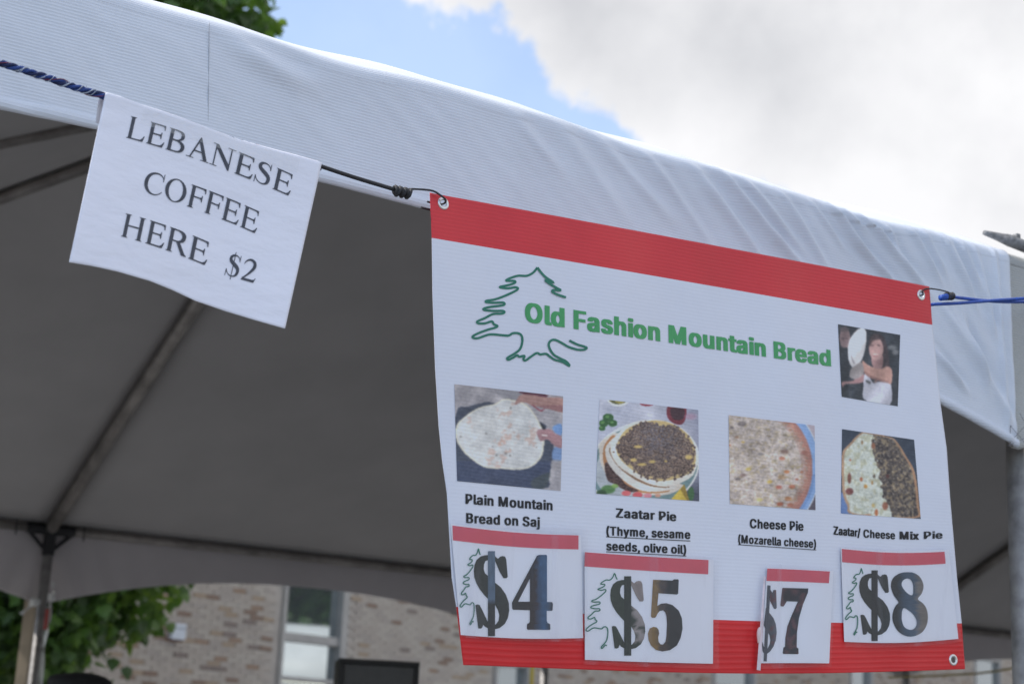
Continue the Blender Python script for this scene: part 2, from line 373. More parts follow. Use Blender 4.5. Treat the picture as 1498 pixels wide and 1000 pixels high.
# ------------------------------------------------------------------ trees
M_bark = mat('bark', (.10, .075, .055), .9, 0, .3, 10, .8, .02)
def leafmat(name, c, tl):
    m = NT(name); c = np.array(c); m.lk(m.ramp(m.noise(6), (.3, c*.7), (.7, c*1.25)), m.b.inputs['Base Color']); m.b.inputs['Roughness'].default_value = .45
    out = m.t.nodes['Material Output']; t = m.n('ShaderNodeBsdfTranslucent'); t.inputs['Color'].default_value = (*tl, 1); x = m.n('ShaderNodeMixShader'); x.inputs[0].default_value = .38
    m.lk(m.b.outputs[0], x.inputs[1]); m.lk(t.outputs[0], x.inputs[2]); m.lk(x.outputs[0], out.inputs['Surface']); return m.m
LM = [leafmat('maple_leaf_dark', (.045, .085, .025), (.12, .25, .03)), leafmat('maple_leaf_mid', (.065, .13, .03), (.18, .34, .04)), leafmat('maple_leaf_light', (.11, .19, .045), (.26, .42, .06))]
leaf2d = [(0, 0), (.18, .05), (.42, -.02), (.36, .18), (.55, .36), (.32, .42), (.26, .52), (.30, .74), (.13, .68), (0, 1.0), (-.13, .68), (-.30, .74), (-.26, .52), (-.32, .42), (-.55, .36), (-.36, .18), (-.42, -.02), (-.18, .05)]
leafc = (0, .38)
LV = np.array([(x_, y_, -.18*abs(x_)-.25*max(0, y_-.4)**2) for x_, y_ in leaf2d]+[(0, .38, .02)])
LF = [(i, (i+1) % 18, 18) for i in range(18)]
LVs = np.array([(0, 0, 0), (.5, .15, -.1), (.42, .5, -.08), (0, 1, -.1), (-.42, .5, -.08), (-.5, .15, -.1), (0, .4, .03)]); LFs = [(i, (i+1) % 6, 6) for i in range(6)]
LMESH = []
for mi in range(3):
    me = bpy.data.meshes.new('leaf'); me.from_pydata(LV.tolist(), [], LF); me.materials.append(LM[mi]); LMESH.append(me)
def leaf_rot():
    yaw = rng.uniform(0, 2*math.pi); down = rng.uniform(.2, 1.5); roll = rng.normal(0, .5)
    return np.array((Matrix.Rotation(yaw, 3, 'Z') @ Matrix.Rotation(-down, 3, 'X') @ Matrix.Rotation(roll, 3, 'Y')))
def make_tree(name, base, height, cc, rad, nleaf, size, label, nsingle=0, simple=False, trunk_r=.18):
    t = thing(name, base, label, 'tree'); base = np.array(base, float); cc = np.array(cc, float)
    tp = [base, base*.7+cc*.3+np.array([.08, .05, 0]), base*.35+cc*.65, cc*1.0+np.array([0, 0, rad[2]*.35])]
    tp[1][2] = base[2]+(cc[2]-base[2])*.35
    mesh('trunk', *tube_geo(smooth_path(tp, 5), list(np.linspace(trunk_r, trunk_r*.25, 16)), 10), M_bark, t, smooth=True)
    clumps = []
    gs = []
    for k in range(190 if not simple else 40):
        dv = nrm(rng.normal(size=3)*np.array([1, 1, .9])); rr = rng.uniform(.55, .98)
        p = cc+dv*np.array(rad)*rr; clumps.append((p, rng.uniform(.16, .30)*min(rad)*1.2, rng.integers(0, 3)))
        if k < 44:
            st = tp[2]*(1-k/60)+tp[3]*(k/60); mid = (st+p)/2+np.array([0, 0, .2]); gs.append(tube_geo(smooth_path([st, mid, p], 4), list(np.linspace(trunk_r*.28, .012, 9)), 6))
    if nsingle:      # low boughs hanging behind the tent pole, and the shoulder of the crown over the canopy
        for k in range(150):
            z_ = rng.uniform(1.9, 3.8); clumps.append((np.array([rng.uniform(-7.4, -3.65+(z_-2)*.5), 13.4+rng.normal()*.6, z_]), rng.uniform(.3, .5), rng.integers(0, 3)))
        for k in range(16): clumps.append((np.array([rng.uniform(-3.9, -2.75), 13.5+rng.normal()*.6, rng.uniform(7.3, 9.)]), rng.uniform(.35, .55), rng.integers(0, 3)))
    mesh('limbs', *join(*gs), M_bark, t, smooth=True)
    pos = []; mi = []; 
    for k in range(nleaf):
        c_, r_, mm = clumps[rng.integers(len(clumps))]; dv = nrm(rng.normal(size=3)); p = c_+dv*r_*rng.uniform(.3, 1.)**.5*np.array([1.15, 1.15, .85])
        if nsingle and p[2] < 3.9 and p[0] > -2.80+(p[2]-2.9)*.6+rng.normal()*.10: continue
        pos.append(p); mi.append(int(np.clip(mm+rng.integers(-1, 2), 0, 2)))
    sizes = rng.uniform(.75, 1.3, len(pos))*size
    order = set()
    if nsingle:
        c2 = []
        for k, p in enumerate(pos):
            x_, y_, zz = pix(p)
            if (-20 < x_ < 270 and 860 < y_ < 1005) or (262 < x_ < 420 and -10 < y_ < 45): c2.append((zz, k))
        c2.sort(); order = set(k for _, k in c2[:nsingle])
    Vv = []; Ff = []; Mi = []; tv, tf = (LVs, LFs)
    for k, p in enumerate(pos):
        R_ = leaf_rot()
        if k in order:
            o = bpy.data.objects.new('leaf', LMESH[mi[k]]); col.objects.link(o); o.parent = t
            o.matrix_local = Matrix.Translation(Vector(p-WLOC[t])) @ Matrix(R_.tolist()).to_4x4() @ Matrix.Scale(float(sizes[k]), 4)
        else:
            o_ = len(Vv)*len(tv); Vv.append(tv @ R_.T*sizes[k]+p); Ff.append(np.array(tf)+o_); Mi += [mi[k]]*len(tf)
    o = mesh('foliage', np.concatenate(Vv), np.concatenate(Ff), None, t, mats=LM, midx=Mi); setp(o, kind='stuff')
    return t
make_tree('maple_tree', (-5.9, 13.9, 0), 10, (-5.65, 13.6, 6.1), (3.25, 3.2, 4.75), 105000, .115, 'leafy green maple tree behind the tent at left, reaching above the canopy', 300, trunk_r=.2)
make_tree('shade_tree', (20, 29.5, 0), 9, (20, 29.5, 6.3), (5.4, 5.4, 5.2), 26000, .34, 'broad green tree to the right, mirrored in the building windows', 0, True, trunk_r=.3)

# neighbour tent that shows in the window glass
nb = thing('market_tent', (12.2, 26.5, 0), 'white peaked market tent to the right, mirrored in the building windows', 'tent')
bx_, by_ = 12.2, 26.5; rows = []; 
for k in range(9):
    f_ = k/8; hh = 3.1+1.0*(1-f_**2.2); r_ = 2.6*f_+.02; rows.append([(bx_+r_*cx, by_+r_*cy, hh) for cx, cy in ((-1, -1), (0, -1), (1, -1), (1, 0), (1, 1), (0, 1), (-1, 1), (-1, 0))])
rows.append([(p[0], p[1], 2.6) for p in rows[-1]])
V = [p for r_ in rows for p in r_]; Fs = [(i*8+j, i*8+(j+1) % 8, (i+1)*8+(j+1) % 8, (i+1)*8+j) for i in range(9) for j in range(8)]
mesh('canopy', V, Fs, M_roof, nb, smooth=True)
for sx in (-1, 1):
    for sy in (-1, 1): mesh('pole', *tube_geo([(bx_+2.5*sx, by_+2.5*sy, 0), (bx_+2.5*sx, by_+2.5*sy, 3.0)], .03), M_alu, nb)
for sx, sy in ((1, 0), (0, 1)): mesh('side_sheet', *box_geo((bx_+2.5*sx, by_+2.5*sy, 1.35), X3[0], X3[1], X3[2], .02 if sx else 4.9, .02 if sy else 4.9, 2.6), M_roof, nb)

# ------------------------------------------------------------------ the tent
tent = thing('marquee_tent', SW(S0, WM, -CAMZ), 'large white vinyl frame tent with scalloped valance and aluminium poles', 'tent')
TR = .021                                    # frame tube radius
HT = H-.037                                  # tube centre below the fabric's top
slope = RISE/3.05
# folds in the front valance: (x0,y0,x1,y1,amplitude,width) as measured on the cloth
folds_px = [(948, 228, 1035, 352, .0030, .010), (1018, 250, 1112, 380, .0052, .012), (1044, 236, 1128, 342, .0045, .009), (1126, 340, 1172, 392, .0045, .010), (1145, 284, 1208, 390, .0040, .009),
  (1208, 284, 1254, 356, .0060, .008), (1252, 354, 1304, 412, .0060, .009), (1250, 293, 1292, 350, .0055, .007), (1290, 348, 1348, 418, .0050, .009), (1326, 322, 1368, 400, .0042, .007),
  (1380, 334, 1420, 432, .0060, .008), (1372, 330, 1402, 400, .0035, .006), (1370, 520, 1406, 566, .0050, .008), (1394, 458, 1464, 592, .0045, .010), (1430, 380, 1452, 480, .0045, .008), (1455, 375, 1470, 600, .0040, .008),
  (350, 70, 440, 122, .0040, .018), (760, 180, 810, 240, .0022, .012), (826, 196, 900, 300, .0024, .014), (884, 214, 960, 300, .0026, .012), (1410, 470, 1440, 560, .004, .008), (1378, 450, 1420, 520, .003, .009),
  (1190, 300, 1226, 352, .003, .006), (1230, 290, 1262, 330, .003, .006), (1300, 330, 1322, 380, .003, .006), (1350, 330, 1380, 400, .003, .007), (1090, 260, 1160, 350, .003, .008), (1405, 350, 1432, 420, .0035, .007)]
folds = []
for x0, y0, x1, y1, am, wd in folds_px:
    a_ = onw(x0, y0, WF); b_ = onw(x1, y1, WF); folds.append((a_[0], a_[1], b_[0], b_[1], am, wd))
def fold_disp(s, h):
    d_ = np.zeros_like(s)
    for x0, y0, x1, y1, am, wd in folds:
        ux, uy = x1-x0, y1-y0; L = math.hypot(ux, uy); ux /= L; uy /= L
        al = (s-x0)*ux+(h-y0)*uy; pr = -(s-x0)*uy+(h-y0)*ux
        env = np.clip((al+.45*L)/(.8*L), 0, 1)*np.clip((1.45*L-al)/(.8*L), 0, 1)
        d_ += 2.3*am*np.sin(env*math.pi/2)**2*(np.exp(-(pr/wd)**2)-.55*np.exp(-((pr-1.7*wd)/(wd*1.2))**2))
    return d_
def lownoise(s, h, seed, sc_):
    out = np.zeros_like(s); f = s.ravel(); g_ = h.ravel(); o_ = np.array([mnoise.noise(Vector((a*sc_, b*sc_*.6, seed))) for a, b in zip(f, g_)]); return o_.reshape(s.shape)
def hem_front(s):   # height of the hem above the camera
    ph = ((s-S0)/BAY) % 1.0; e = abs(ph-.5)*2
    return .765-.185*np.power(e, 2.3)
def valance_front(name, sa, sb, ns, wofs, matl, flat=False, parent=tent):
    ss = np.linspace(sa, sb, ns); prof = []
    rr = .028; cw = WF+rr; chh = H-rr
    tops = []
    for q in (.16, .10, .06, .03): tops.append((cw+q*math.cos(math.atan(slope))+0, H-rr+q*slope+rr/math.cos(math.atan(slope))*1.0))
    for an in np.linspace(math.radians(100), math.radians(180), 9): tops.append((cw+rr*math.cos(an), chh+rr*math.sin(an)))
    nt = len(tops); nv = 84
    V = np.zeros((nt+nv+3, ns, 3)); UV = np.zeros((nt+nv+3, ns, 2))
    for i, (w_, h_) in enumerate(tops):
        wob = .004*np.sin(ss*5.1+1.3)+.003*np.sin(ss*11.7)+.002*np.sin(ss*23+2)
        dd = np.zeros(ns)
        if i >= 4: dd = fold_disp(ss, np.full(ns, min(h_, H-.01)))*(i-3)/9
        sag = wob*(.9 if i > 3 else 1.)
        P_ = ss[:, None]*D+(w_+wofs-dd)[:, None]*E_+((h_+CAMZ+sag))[:, None]*Z_
        V[i] = P_; UV[i, :, 0] = ss; UV[i, :, 1] = 1.2+(nt-i)*.006 if i > 3 else 1.3
    hb = hem_front(ss)
    wobl = .004*np.sin(ss*5.1+1.3)+.003*np.sin(ss*11.7)+.002*np.sin(ss*23+2)
    S2, K = np.meshgrid(ss, np.linspace(0, 1, nv+1)[1:]); 
    Hh = (chh+wobl*.9)[None, :]*(1-K)+hb[None, :]*K
    dd = fold_disp(S2, Hh)+(.004*lownoise(S2, Hh, 3.3, 4.5)+.0018*lownoise(S2, Hh, 8.3, 14.)+.0016*lownoise(S2+Hh*1.3, Hh, 5.3, 26.))*np.clip(K*7, 0, 1)
    # rolled hem: last 15 mm bulges outward
    dist = Hh-hb[None, :]
    dd += .0065*np.sqrt(np.clip(1-((dist-.008)/.009)**2, 0, 1))+.004*K**2
    WW = WF+wofs-dd
    V[nt:nt+nv] = S2[..., None]*D+WW[..., None]*E_+(Hh+CAMZ)[..., None]*Z_
    UV[nt:nt+nv, :, 0] = S2; UV[nt:nt+nv, :, 1] = Hh
    for j, (dw, dh) in enumerate(((.004, -.001), (.009, .004), (.009, .02))):
        V[nt+nv+j] = V[nt+nv-1]+E_*dw+Z_*dh; UV[nt+nv+j] = UV[nt+nv-1]
    n_ = nt+nv+3
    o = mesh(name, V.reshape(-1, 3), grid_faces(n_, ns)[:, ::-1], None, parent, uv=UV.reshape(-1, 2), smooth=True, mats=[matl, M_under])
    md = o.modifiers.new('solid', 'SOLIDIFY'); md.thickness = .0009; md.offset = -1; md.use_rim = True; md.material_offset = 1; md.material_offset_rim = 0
    return o
SJ = onw(1481, 500, WF)[0]      # where the two valance panels meet
valance_front('front_valance', S0-BAY, SJ, 900, 0., M_vinyl)
valance_front('front_valance', SJ-.004, S0+3*BAY, 500, .010, M_vinyl2)
# weld seam down the valance
s_a, h_a = onw(305, 34, WF); s_b, h_b = onw(303, 188, WF)
seam = []
for k in range(40):
    q = k/39; s_ = s_a*(1-q)+s_b*q; seam.append(SW(s_, WF-.0018-.004*mnoise.noise(Vector((s_*4.5, (h_a*(1-q)+h_b*q)*4.5*.6, 3.3))), h_a*(1-q)+h_b*q))
mesh('seam_stitch', *tube_geo(seam, .0006, 6), mat('seam_thread', (.42, .44, .48), .6), tent, smooth=True)
# roof panels (outer skin with grey underside)
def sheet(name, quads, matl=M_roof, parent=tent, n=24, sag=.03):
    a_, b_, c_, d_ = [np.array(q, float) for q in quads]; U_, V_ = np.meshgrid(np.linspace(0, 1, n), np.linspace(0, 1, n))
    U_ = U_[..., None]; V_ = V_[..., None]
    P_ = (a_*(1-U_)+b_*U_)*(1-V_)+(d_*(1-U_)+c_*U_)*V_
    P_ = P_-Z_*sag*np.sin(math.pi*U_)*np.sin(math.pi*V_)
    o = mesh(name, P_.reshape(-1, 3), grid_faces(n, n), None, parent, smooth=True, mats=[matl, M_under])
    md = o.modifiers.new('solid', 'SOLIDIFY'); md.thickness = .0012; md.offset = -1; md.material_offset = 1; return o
e0 = .035*slope
def EV(k, front): return SW(S0+k*BAY, WF+.06 if front else WB+.02, H-.016)
HUB0 = SW(S0, WM, H+RISE+.01); HUB2 = SW(S0+2*BAY, WM, H+RISE+.01)
sheet('roof_panel', (EV(-1, True), EV(0, True), HUB0, HUB0-D*.001))
sheet('roof_panel', (EV(0, True), EV(2, True), HUB2, HUB0), n=40)
sheet('roof_panel', (EV(2, True), EV(3, True), HUB2+D*.001, HUB2))
sheet('roof_panel', (EV(2, False), EV(0, False), HUB0, HUB2), n=40)
sheet('roof_panel', (EV(0, False), EV(-1, False), HUB0-D*.001, HUB0))
sheet('roof_panel', (EV(3, False), EV(2, False), HUB2, HUB2+D*.001))
sheet('roof_panel', (EV(-1, False), EV(-1, True), HUB0+E_*-.001, HUB0))
sheet('roof_panel', (EV(3, True), EV(3, False), HUB2, HUB2-E_*.001))
# back and end valances
def valance_other(name, A, B, out, bays, ns, first):
    A = np.array(A, float); B = np.array(B, float); q = np.linspace(0, 1, ns); nv = 26
    ph = (q*bays) % 1.0; e = np.abs(ph-.5)*2; drop = .18+.22*e**2.2
    V = np.zeros((nv+3, ns, 3)); K = np.linspace(0, 1, nv)
    base = A[None]*(1-q[:, None])+B[None]*q[:, None]
    for j in range(3): V[j] = base+out*(-.03+.035*j)+Z_*(.012*(1-(1-j)**2)-.006*(j == 2))
    for i, k in enumerate(K):
        fo = np.zeros(ns)
        for b_ in range(bays+1):
            x_ = (q-b_/bays)*np.linalg.norm(B-A); fo += .012*np.sin(x_*38+k*drop*-14*np.sign(x_))*np.exp(-(x_/.5)**2)*k
        V[3+i] = base+out[None]*(.036+fo+.01*k)[:, None]-Z_*(.012+k*drop)[:, None]
    o = mesh(name, V.reshape(-1, 3), grid_faces(nv+3, ns)[:, ::-1], None, tent, smooth=True, mats=[M_roof, M_under_backlit])
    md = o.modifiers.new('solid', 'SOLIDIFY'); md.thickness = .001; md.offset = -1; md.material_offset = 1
    return o
bp_ = lambda k, w_: SW(S0+k*BAY, w_, H)
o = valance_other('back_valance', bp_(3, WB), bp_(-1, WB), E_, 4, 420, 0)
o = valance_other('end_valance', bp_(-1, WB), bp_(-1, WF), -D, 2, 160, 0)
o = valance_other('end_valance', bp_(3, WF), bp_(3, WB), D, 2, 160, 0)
# frame
def bar(name, a_, b_, r=TR, mt=None, par=tent): return mesh(name, *tube_geo([a_, b_], r, 14), mt or M_alud, par, smooth=False)
def smooth_all(o):
    for p in o.data.polygons: p.use_smooth = len(p.vertices) == 4
TB = lambda k, w_, dh=0.: SW(S0+k*BAY, w_, HT+dh)
wfi, wbi = WF+.046, WB-.012
for k in range(-1, 3):
    smooth_all(bar('eave_beam', TB(k, wfi), TB(k+1, wfi))); smooth_all(bar('eave_beam', TB(k, wbi), TB(k+1, wbi)))
for k in (-1, 3):
    smooth_all(bar('eave_beam', TB(k, wfi), TB(k, WM))); smooth_all(bar('eave_beam', TB(k, WM), TB(k, wbi)))
hubs = {0: SW(S0, WM, H+RISE-.03), 2: SW(S0+2*BAY, WM, H+RISE-.03)}
smooth_all(bar('ridge_beam', hubs[0], hubs[2]))
for k in (0, 2):
    smooth_all(bar('rafter', TB(k, wfi), hubs[k])); smooth_all(bar('rafter', TB(k, wbi), hubs[k], .030))
for k, hk in ((-1, 0), (3, 2)):
    smooth_all(bar('rafter', TB(k, wfi), hubs[hk])); smooth_all(bar('rafter', TB(k, wbi), hubs[hk], .024)); smooth_all(bar('rafter', TB(k, WM), hubs[hk], .024))
mesh('hub', *join(*[tube_geo([hubs[k]-Z_*.10, hubs[k]+Z_*.012], .05, 12) for k in (0, 2)]), M_blk, tent)
def fitting(P, dirs):
    gs = [box_geo(P-Z_*.05, D, E_, Z_, .052, .052, .16, .006)]
    for d_ in dirs:
        gs.append(tube_geo([P, P+d_*.12], .027, 12))
        a_ = P+d_*.105-Z_*.02; b_ = P-Z_*.12; gs.append(tube_geo([a_, b_], .011, 8))
    mesh('corner_fitting', *join(*gs), M_blk, tent)
for k in range(-1, 4):
    for w_, fr_ in ((wfi, True), (wbi, False)):
        P0 = TB(k, w_)
        if fr_ and k == 0: P0 = P0+D*.058
        ds = ([D] if k < 3 else [])+([-D] if k > -1 else [])
        fitting(P0, ds)
        smooth_all(mesh('pole', *tube_geo([np.array([P0[0], P0[1], .012]), P0], .0255, 16), M_alu, tent))
        mesh('base_plate', *box_geo((P0[0], P0[1], .006), D, E_, Z_, .15, .15, .012, .003), M_alud, tent)
for k in (-1, 3):
    P0 = TB(k, WM); fitting(P0, [E_, -E_]); mesh('pole', *tube_geo([np.array([P0[0], P0[1], .012]), P0], .0255, 16), M_alu, tent)
# thin hooks under the back beam
gs = []
for xq in (24, 124):
    s_, h_ = onw(xq, 768, wbi-.03); gs.append(tube_geo([SW(s_, wbi-.032, HT+.03), SW(s_, wbi-.034, HT-.045)], .004, 6))
mesh('canopy_tie', *join(*gs), M_blk, tent)
# grey pipe lying on the rim at the right, with its bolt
def onP(px, py, w_, ex=0.): s_, h_ = onw(px, py, w_); return SW(s_, w_-ex, h_)
pp = [onP(1439, 340, WF+.03), onP(1462, 347, WF+.02), onP(1480, 353, WF+.01), onP(1512, 366, WF+.0)]
mesh('rim_clamp', *join(tube_geo(smooth_path(pp, 5), [.0045+.0075*min(1, k/9) for k in range(16)], 10), box_geo(onP(1487, 346, WF+.008), D, E_, Z_, .011, .012, .010, .002)), mat('weathered_clamp', (.26, .26, .265), .55, .5, .4, 90, .9), tent, smooth=True)
# crossed lacing near the corner
gs = []
for a_, b_ in (((1478, 622), (1500, 648)), ((1478, 646), (1500, 622)), ((1478, 622), (1478, 648)), ((1500, 640), (1474, 652)), ((1492, 604), (1500, 620))):
    gs.append(tube_geo([onP(*a_, WF-.008), onP(*b_, WF-.008)], .0005, 5))
mesh('lacing', *join(*gs), mat('lacing_thread', (.16, .16, .18), .8), tent)

# ------------------------------------------------------------------ the banner and everything printed on it
def wb(s, h):   # banner's gentle waves (towards the camera)
    return .0035*np.sin(s*7.0+.6)+.0022*np.sin(s*19.+h*5.)+.0016*np.sin(h*16.+s*4)+.0010*np.sin(s*41.+h*9)
def P_ban(px, py, lift=0., extra=0.):
    px = np.asarray(px, float); py = np.asarray(py, float)
    v = cR*((px-749)/F)[..., None]-cU*((py-500)/F)[..., None]+cD
    w_ = np.full(px.shape, W_SIGN)
    for _ in range(3):
        k = w_/(v @ E_); q = v*k[..., None]; s_ = q @ D; h_ = q[..., 2]; w_ = W_SIGN-wb(s_, h_)-lift-extra
    k = w_/(v @ E_); q = v*k[..., None]
    return q+np.array([0, 0, CAMZ]), np.stack([q @ D, q[..., 2]], -1)
ban = thing('banner', P_ban(np.array(1020.), np.array(630.))[0], 'white vinyl menu banner with red bands, food photos and green lettering', 'banner')
Lp = np.array([(629, 282), (632, 348), (633, 430), (637, 540), (642, 622), (647, 672), (654, 722), (658, 790), (661, 844), (668, 889), (673, 931), (678, 972)], float)
Rp = np.array([(1359.5, 419), (1364, 475), (1370, 530), (1376, 591), (1385, 656), (1390, 728), (1394.5, 780), (1400, 844), (1407, 911), (1412, 978)], float)
def banner_px(u, v):
    yl = np.interp(v, [0, .1, .9, 1], [282, 348, 887, 972]); yr = np.interp(v, [0, .1, .9, 1], [419, 475, 911, 978])
    xl = np.interp(yl, Lp[:, 1], Lp[:, 0]); xr = np.interp(yr, Rp[:, 1], Rp[:, 0])
    z0, z1 = 2.03, 2.50; t = u*z1/(z0+(z1-z0)*u); t = u/(u+(1-u)*z0/z1) if False else t
    t = u*(1/z1)/((1-u)*(1/z0)+u*(1/z1)) if False else (u*z0)/(z1*(1-u)+z0*u) if False else t
    x = xl*(1-t)+xr*t; y = yl*(1-t)+yr*t+9*np.sin(math.pi*t**1.15)*np.clip(v, 0, 1)**3 - 1.2*np.sin(math.pi*t)*(1-v)**3
    return x, y
nu = 380; vr = np.concatenate([np.linspace(0, .1, 30), np.linspace(.1, .9, 200)[1:], np.linspace(.9, 1, 36)[1:]]); nv = len(vr)
U_, V_ = np.meshgrid(np.linspace(0, 1, nu), vr); X_, Y_ = banner_px(U_, V_)
PB, SH = P_ban(X_, Y_)
UVb = np.stack([U_*.92, -np.interp(V_, [0, .1, .9, 1], [0, .062, .55, .615])], -1)
GR = [(648.5, 297.5), (1347.5, 431.5), (1394.5, 964.5)]
PBf = PB.reshape(-1, 3).copy(); snap = np.zeros(len(PBf), bool)
for gx, gy in GR:
    c_ = P_ban(np.array(gx), np.array(gy))[0]; d_ = PBf-c_; r_ = np.linalg.norm(d_, axis=1); q = r_ < .0062
    PBf[q] = c_+d_[q]/np.maximum(r_[q], 1e-6)[:, None]*.0062; snap |= q
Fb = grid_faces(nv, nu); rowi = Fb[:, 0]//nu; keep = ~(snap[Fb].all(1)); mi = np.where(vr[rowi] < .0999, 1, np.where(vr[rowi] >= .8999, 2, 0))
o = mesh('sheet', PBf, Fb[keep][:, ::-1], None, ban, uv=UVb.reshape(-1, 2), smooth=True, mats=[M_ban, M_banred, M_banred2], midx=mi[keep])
md = o.modifiers.new('solid', 'SOLIDIFY'); md.thickness = .0007; md.offset = -1
def frame_at(gx, gy, lift=0.):
    c_ = P_ban(np.array(gx, float), np.array(gy, float), lift)[0]; a_ = P_ban(np.array(gx+6., float), np.array(gy, float), lift)[0]; b_ = P_ban(np.array(gx, float), np.array(gy-6., float), lift)[0]
    x = nrm(a_-c_); n_ = nrm(np.cross(x, nrm(b_-c_))); 
    if n_ @ E_ > 0: n_ = -n_
    return c_, x, np.cross(n_, x), n_
def ring_geo(c_, x, y, n_, R, r, hz, ns=28, nr=8):
    V = []; Fs = []
    for i in range(ns):
        a_ = 2*math.pi*i/ns; d_ = x*math.cos(a_)+y*math.sin(a_)
        for j in range(nr):
            b_ = 2*math.pi*j/nr; V.append(c_+d_*(R+r*math.cos(b_))+n_*hz*math.sin(b_))
    for i in range(ns):
        for j in range(nr): Fs.append((i*nr+j, ((i+1) % ns)*nr+j, ((i+1) % ns)*nr+(j+1) % nr, i*nr+(j+1) % nr))
    return V, Fs
for gx, gy in GR:
    c_, x, y, n_ = frame_at(gx, gy); mesh('grommet', *ring_geo(c_, x, y, n_, .0067, .0023, .0013), M_steel, ban, smooth=True)

# pixel-space flat shapes laid on the banner ------------------------------------------------
def refine2d(loops, maxlen):
    tris = tessellate_polygon([[Vector((p[0], p[1], 0)) for p in lp] for lp in loops]); pts = [p for lp in loops for p in lp]
    bm = bmesh.new(); vs = [bm.verts.new((p[0], p[1], 0)) for p in pts]
    for t in tris:
        try: bm.faces.new([vs[i] for i in t])
        except ValueError: pass
    for _ in range(5):
        ed = [e for e in bm.edges if e.calc_length() > maxlen]
        if not ed: break
        bmesh.ops.subdivide_edges(bm, edges=ed, cuts=1); bmesh.ops.triangulate(bm, faces=bm.faces[:])
    bm.verts.index_update(); V = np.array([v.co[:2] for v in bm.verts]); Fs = [tuple(v.index for v in f.verts) for f in bm.faces]; bm.free()
    return V, Fs
def orient(V3, Fs):     # make faces look at the camera side
    out = []
    for f in Fs:
        n_ = np.cross(V3[f[1]]-V3[f[0]], V3[f[2]]-V3[f[0]]); out.append(tuple(f) if n_ @ E_ < 0 else tuple(f)[::-1])
    return out
def flat_shapes(name, polys, matl, parent, P, lift, maxlen=14, vcol=None, zstep=.00005, uv=True):
    """polys: list of loop-lists in photo pixels; P maps pixels to the sheet"""
    VV = []; FF = []; UU = []; CC = []
    for i, loops in enumerate(polys):
        v2, f2 = refine2d(loops, maxlen); p3, sh = P(v2[:, 0], v2[:, 1], lift+zstep*(i % 12)); o_ = sum(len(v) for v in VV)
        VV.append(p3); UU.append(sh); FF += [tuple(a+o_ for a in f) for f in f2]
        if vcol is not None: CC.append(vcol(v2[:, 0], v2[:, 1], i))
    VV = np.concatenate(VV); FF = orient(VV, FF)
    return mesh(name, VV, FF, matl, parent, uv=np.concatenate(UU), vcol=np.concatenate(CC) if vcol is not None else None)
def ribbon(pts, w):
    pts = np.array(pts, float); n = len(pts); t = np.gradient(pts, axis=0); t /= np.maximum(np.linalg.norm(t, axis=1), 1e-6)[:, None]; nn = np.stack([-t[:, 1], t[:, 0]], 1)
    w = np.full(n, w) if np.isscalar(w) else np.array(w); return pts+nn*w[:, None]/2, pts-nn*w[:, None]/2
def ribbon_mesh(name, pts, w, matl, parent, P, lift):
    a_, b_ = ribbon(pts, w); n = len(a_); pa, _ = P(a_[:, 0], a_[:, 1], lift); V = []; 
    lf = lift+np.linspace(0, .0004, n)
    pa = np.array([P(np.array(a_[i, 0]), np.array(a_[i, 1]), lf[i])[0] for i in range(n)]); pb = np.array([P(np.array(b_[i, 0]), np.array(b_[i, 1]), lf[i])[0] for i in range(n)])
    V = np.concatenate([pa, pb]); Fs = orient(V, [(i, i+1, n+i+1, n+i) for i in range(n-1)]); return mesh(name, V, Fs, matl, parent)
# text through the plain sans face that ships with Blender (its default face if that is missing)
import os
FONT = None
try: FONT = bpy.data.fonts.load(os.path.join(bpy.utils.resource_path('LOCAL'), 'datafiles', 'fonts', 'Inter.woff2'))
except Exception: FONT = None
def raw_text(s, res):
    cu = bpy.data.curves.new('t', 'FONT'); cu.body = s; cu.font = FONT or cu.font; cu.resolution_u = res
    ob = bpy.data.objects.new('t', cu); col.objects.link(ob); dg = bpy.context.evaluated_depsgraph_get(); me = ob.evaluated_get(dg).to_mesh()
    V = np.array([v.co[:2] for v in me.vertices]); Fs = [tuple(p.vertices) for p in me.polygons]; ar = sum(p.area for p in me.polygons)
    bpy.data.objects.remove(ob); bpy.data.curves.remove(cu); return V, Fs, ar
GCACHE = {}
def glyph(ch):      # the cleanest filling of one letter, and its advance
    if ch in GCACHE: return GCACHE[ch]
    w_ = lambda t: np.ptp(raw_text(t, 2)[0][:, 0])
    adv = w_('H'+ch+'H')-w_('HH')
    if ch == ' ': r = (np.zeros((0, 2)), [], adv)
    else:
        c = [raw_text(ch, k) for k in (3, 4, 5, 6, 7, 9, 10, 12)]; ref = None
        v12 = c[-1][0]; md = max(x[2] for x in c)      # a failed filling loses area
        good = [x for x in c if x[2] > .93*np.median([y[2] for y in c if y[2] > .85*md])]; good.sort(key=lambda x: x[2]); b = good[len(good)//2]; r = (b[0], b[1], adv)
    GCACHE[ch] = r; return r
def glyph_text(s, off, spacing=1.0):
    x = 0; VV = []; FF = []; n = 0
    for ch in s:
        V, Fs, adv = glyph(ch)
        if len(V): VV.append(V+np.array([x, 0])); FF += [tuple(i+n for i in f) for f in Fs]; n += len(V)
        x += adv*spacing
    return np.concatenate(VV), FF
_capv, _ = glyph_text('H', .0); CAP = _capv[:, 1].max()
